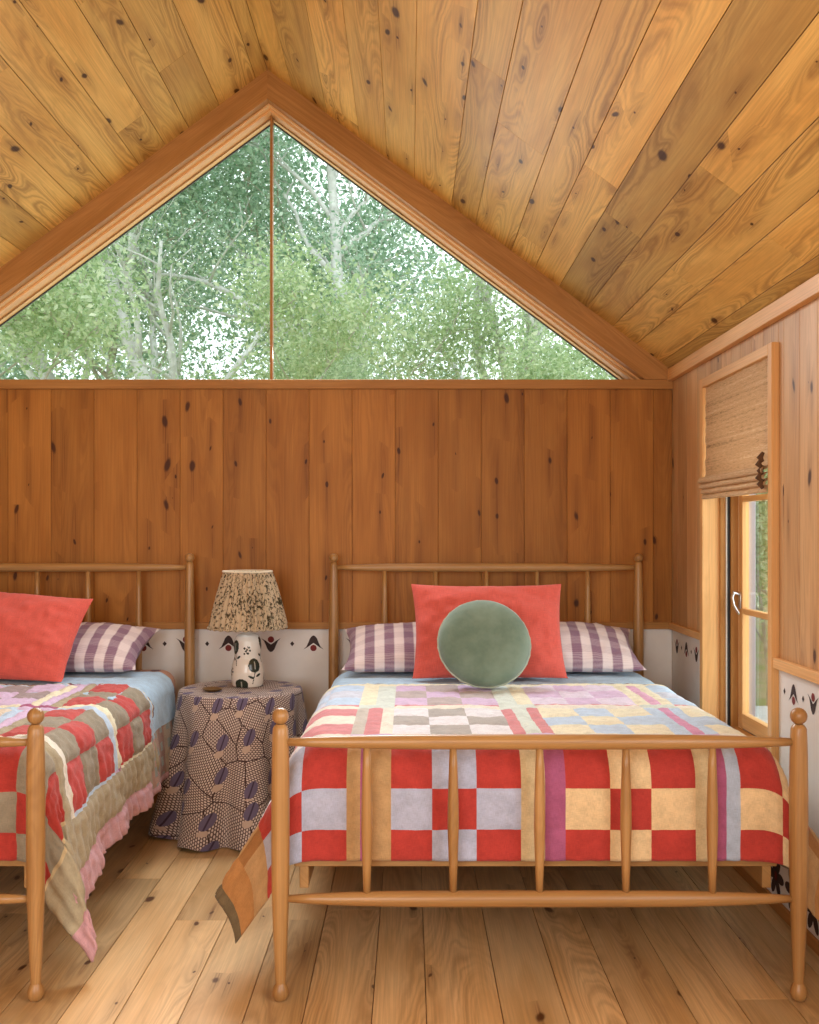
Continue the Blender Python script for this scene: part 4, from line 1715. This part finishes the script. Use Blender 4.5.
def copy_tree(src, label, loc, rz, s=1.0):
    r = src.copy()
    COL.objects.link(r)
    r['label'] = label
    r.location = loc
    r.rotation_euler = (0, 0, rz)
    r.scale = (s, s, s)
    for ch in list(src.children):
        c = ch.copy()
        COL.objects.link(c)
        c.parent = r
        c.matrix_parent_inverse = ch.matrix_parent_inverse
    return r


GT = 'woodland trees'
tA = make_tree(3, 8.0, 0.15, .72, 13000, .033, M['leaf'], M['bark'], 'pale forked tree just left of the gable window mullion', lean=(.10, .0), group=GT, clump=.20)
tA.location = (-2.5, 11.5, -.35)
tB = make_tree(17, 8.4, 0.14, .72, 13000, .033, M['leaf2'], M['bark'], 'pale trunked tree just right of the gable window mullion', lean=(.06, .02), group=GT, clump=.20)
tB.location = (-.75, 12.4, -.35)
copy_tree(tA, 'leafy pale tree behind the middle of the right gable pane', (1.7, 13.6, -.35), 2.3, 1.0)
copy_tree(tB, 'tree behind the right corner of the gable window', (3.9, 13.0, -.35), 4.0, .92)
copy_tree(tB, 'tall tree behind the left gable pane, left of the forked tree', (-4.6, 14.0, -.35), 1.2, 1.05)
copy_tree(tA, 'leafy tree behind the left corner of the gable window', (-7.0, 13.2, -.35), 3.6, .95)
tC = make_tree(29, 7.4, .12, .8, 34000, .052, M['leaf2'], M['twig'], 'dense low tree behind both pale trunks at the gable window', group=GT, clump=.45, first=.12)
tC.location = (-.6, 18.5, -.35)
for i, (x, y, rz, s, lab) in enumerate(((-6.0, 19.5, 1.0, 1.1, 'dense tree far behind the left gable pane'), (4.6, 19.0, 2.0, 1.0, 'dense tree far behind the right gable pane'),
                                        (-11.5, 19.0, 3.0, 1.1, 'dense tree farthest left in the woodland'), (10.0, 20.5, 4.2, 1.2, 'dense tree farthest right in the woodland'))):
    copy_tree(tC, lab, (x, y, -.35), rz, s)
tS = make_tree(41, 3.7, .05, .8, 18000, .030, M['leaf3'], M['twig'], 'yellow green bushy sapling low in the left gable pane', name='sapling', group='bushy saplings', clump=.24, first=.12)
tS.location = (-3.5, 9.6, -.35)
for (x, y, rz, s, lab) in ((-5.2, 9.8, 1.3, 1.1, 'yellow green bushy sapling at the left corner of the gable window'),
                           (-1.7, 9.0, 2.6, .90, 'yellow green bushy sapling just left of the mullion, low in the pane'),
                           (.6, 10.4, 4.0, .95, 'bushy sapling low in the right gable pane beside the mullion'),
                           (2.5, 10.0, 5.0, .85, 'bushy sapling low in the right corner of the gable window'),):
    copy_tree(tS, lab, (x, y, -.35), rz, s)
tB2 = make_tree(53, 1.9, .03, 1.0, 9000, .034, M['leaf3'], M['twig'], 'low green shrub beyond the terrace, seen through the side window panes', name='shrub', group='low shrubs', clump=.20, first=.05, cat='shrub')
tB2.location = (3.55, 9.9, -.35)
for (x, y, rz, s, lab) in ((4.75, 12.6, 1.1, 1.3, 'low shrub behind the nearest shrub beyond the terrace'), (5.9, 15.6, 2.7, 1.9, 'farthest low shrub in line with the side window')):
    copy_tree(tB2, lab, (x, y, -.35), rz, s)

# ------------------------------------------------------------------ light
w = bpy.data.worlds.new('World')
SC.world = w
w.use_nodes = True
nt = w.node_tree
bg = nt.nodes['Background']
bg.inputs[0].default_value = (.90, .96, 1.0, 1)
bg.inputs[1].default_value = 2.25


def area(name, loc, rot, sx, sy, power, col=(1, 1, 1), portal=False, spread=180):
    L = bpy.data.lights.new(name, 'AREA')
    L.shape = 'RECTANGLE'
    L.size, L.size_y = sx, sy
    L.energy = power
    L.color = col
    L.spread = math.radians(spread)
    if portal:
        L.cycles.is_portal = True
    o = bpy.data.objects.new(name, L)
    COL.objects.link(o)
    o.location = loc
    o.rotation_euler = rot
    return o


# fill lamps added at unseen rear and right openings, daylight at the two windows
area('rear fill', ((RX0 + RX1) / 2, REAR - .05, 1.5), (math.radians(90), 0, 0), RX1 - RX0, 1.3, 72, (1.0, .98, .95))
area('rear gable fill', (XM, REAR - .05, 2.75), (math.radians(90), 0, 0), 2.4, .9, 46, (1.0, .98, .95))
area('right hand fill', (XR + .05, .55, 1.42), (0, math.radians(90), 0), 1.3, 2.7, 62, (1.0, .98, .95))
area('side daylight', (XR + .45, (WY0 + WY1) / 2, 1.2), (0, math.radians(75), 0), 1.5, .8, 14, (.84, .92, 1.0))
area('gable daylight', (XM, BACK + 1.0, 2.3), (math.radians(-90), 0, 0), 5.0, 2.4, 60, (.92, .97, 1.0))
area('gable skylight', (XM + .1, BACK - .035, 2.62), (math.radians(-55), 0, 0), 1.7, .7, 42, (.86, .94, 1.0), spread=120)

# ------------------------------------------------------------------ camera and view
cam = bpy.data.cameras.new('Camera')
cam.sensor_fit = 'AUTO'
cam.sensor_width = 36
cam.lens = 36 * F / 1024
cam.shift_y = (533 - 512) / 1024
cam.clip_start = .05
cam.clip_end = 300
co = bpy.data.objects.new('Camera', cam)
COL.objects.link(co)
co.location = (0, 0, CAMZ)
co.rotation_euler = (math.radians(90), 0, 0)
SC.camera = co
SC.view_settings.view_transform = 'Standard'
SC.view_settings.look = 'None'
SC.view_settings.gamma = 1.0
SC.view_settings.exposure = 0.0
SC.view_settings.use_curve_mapping = False
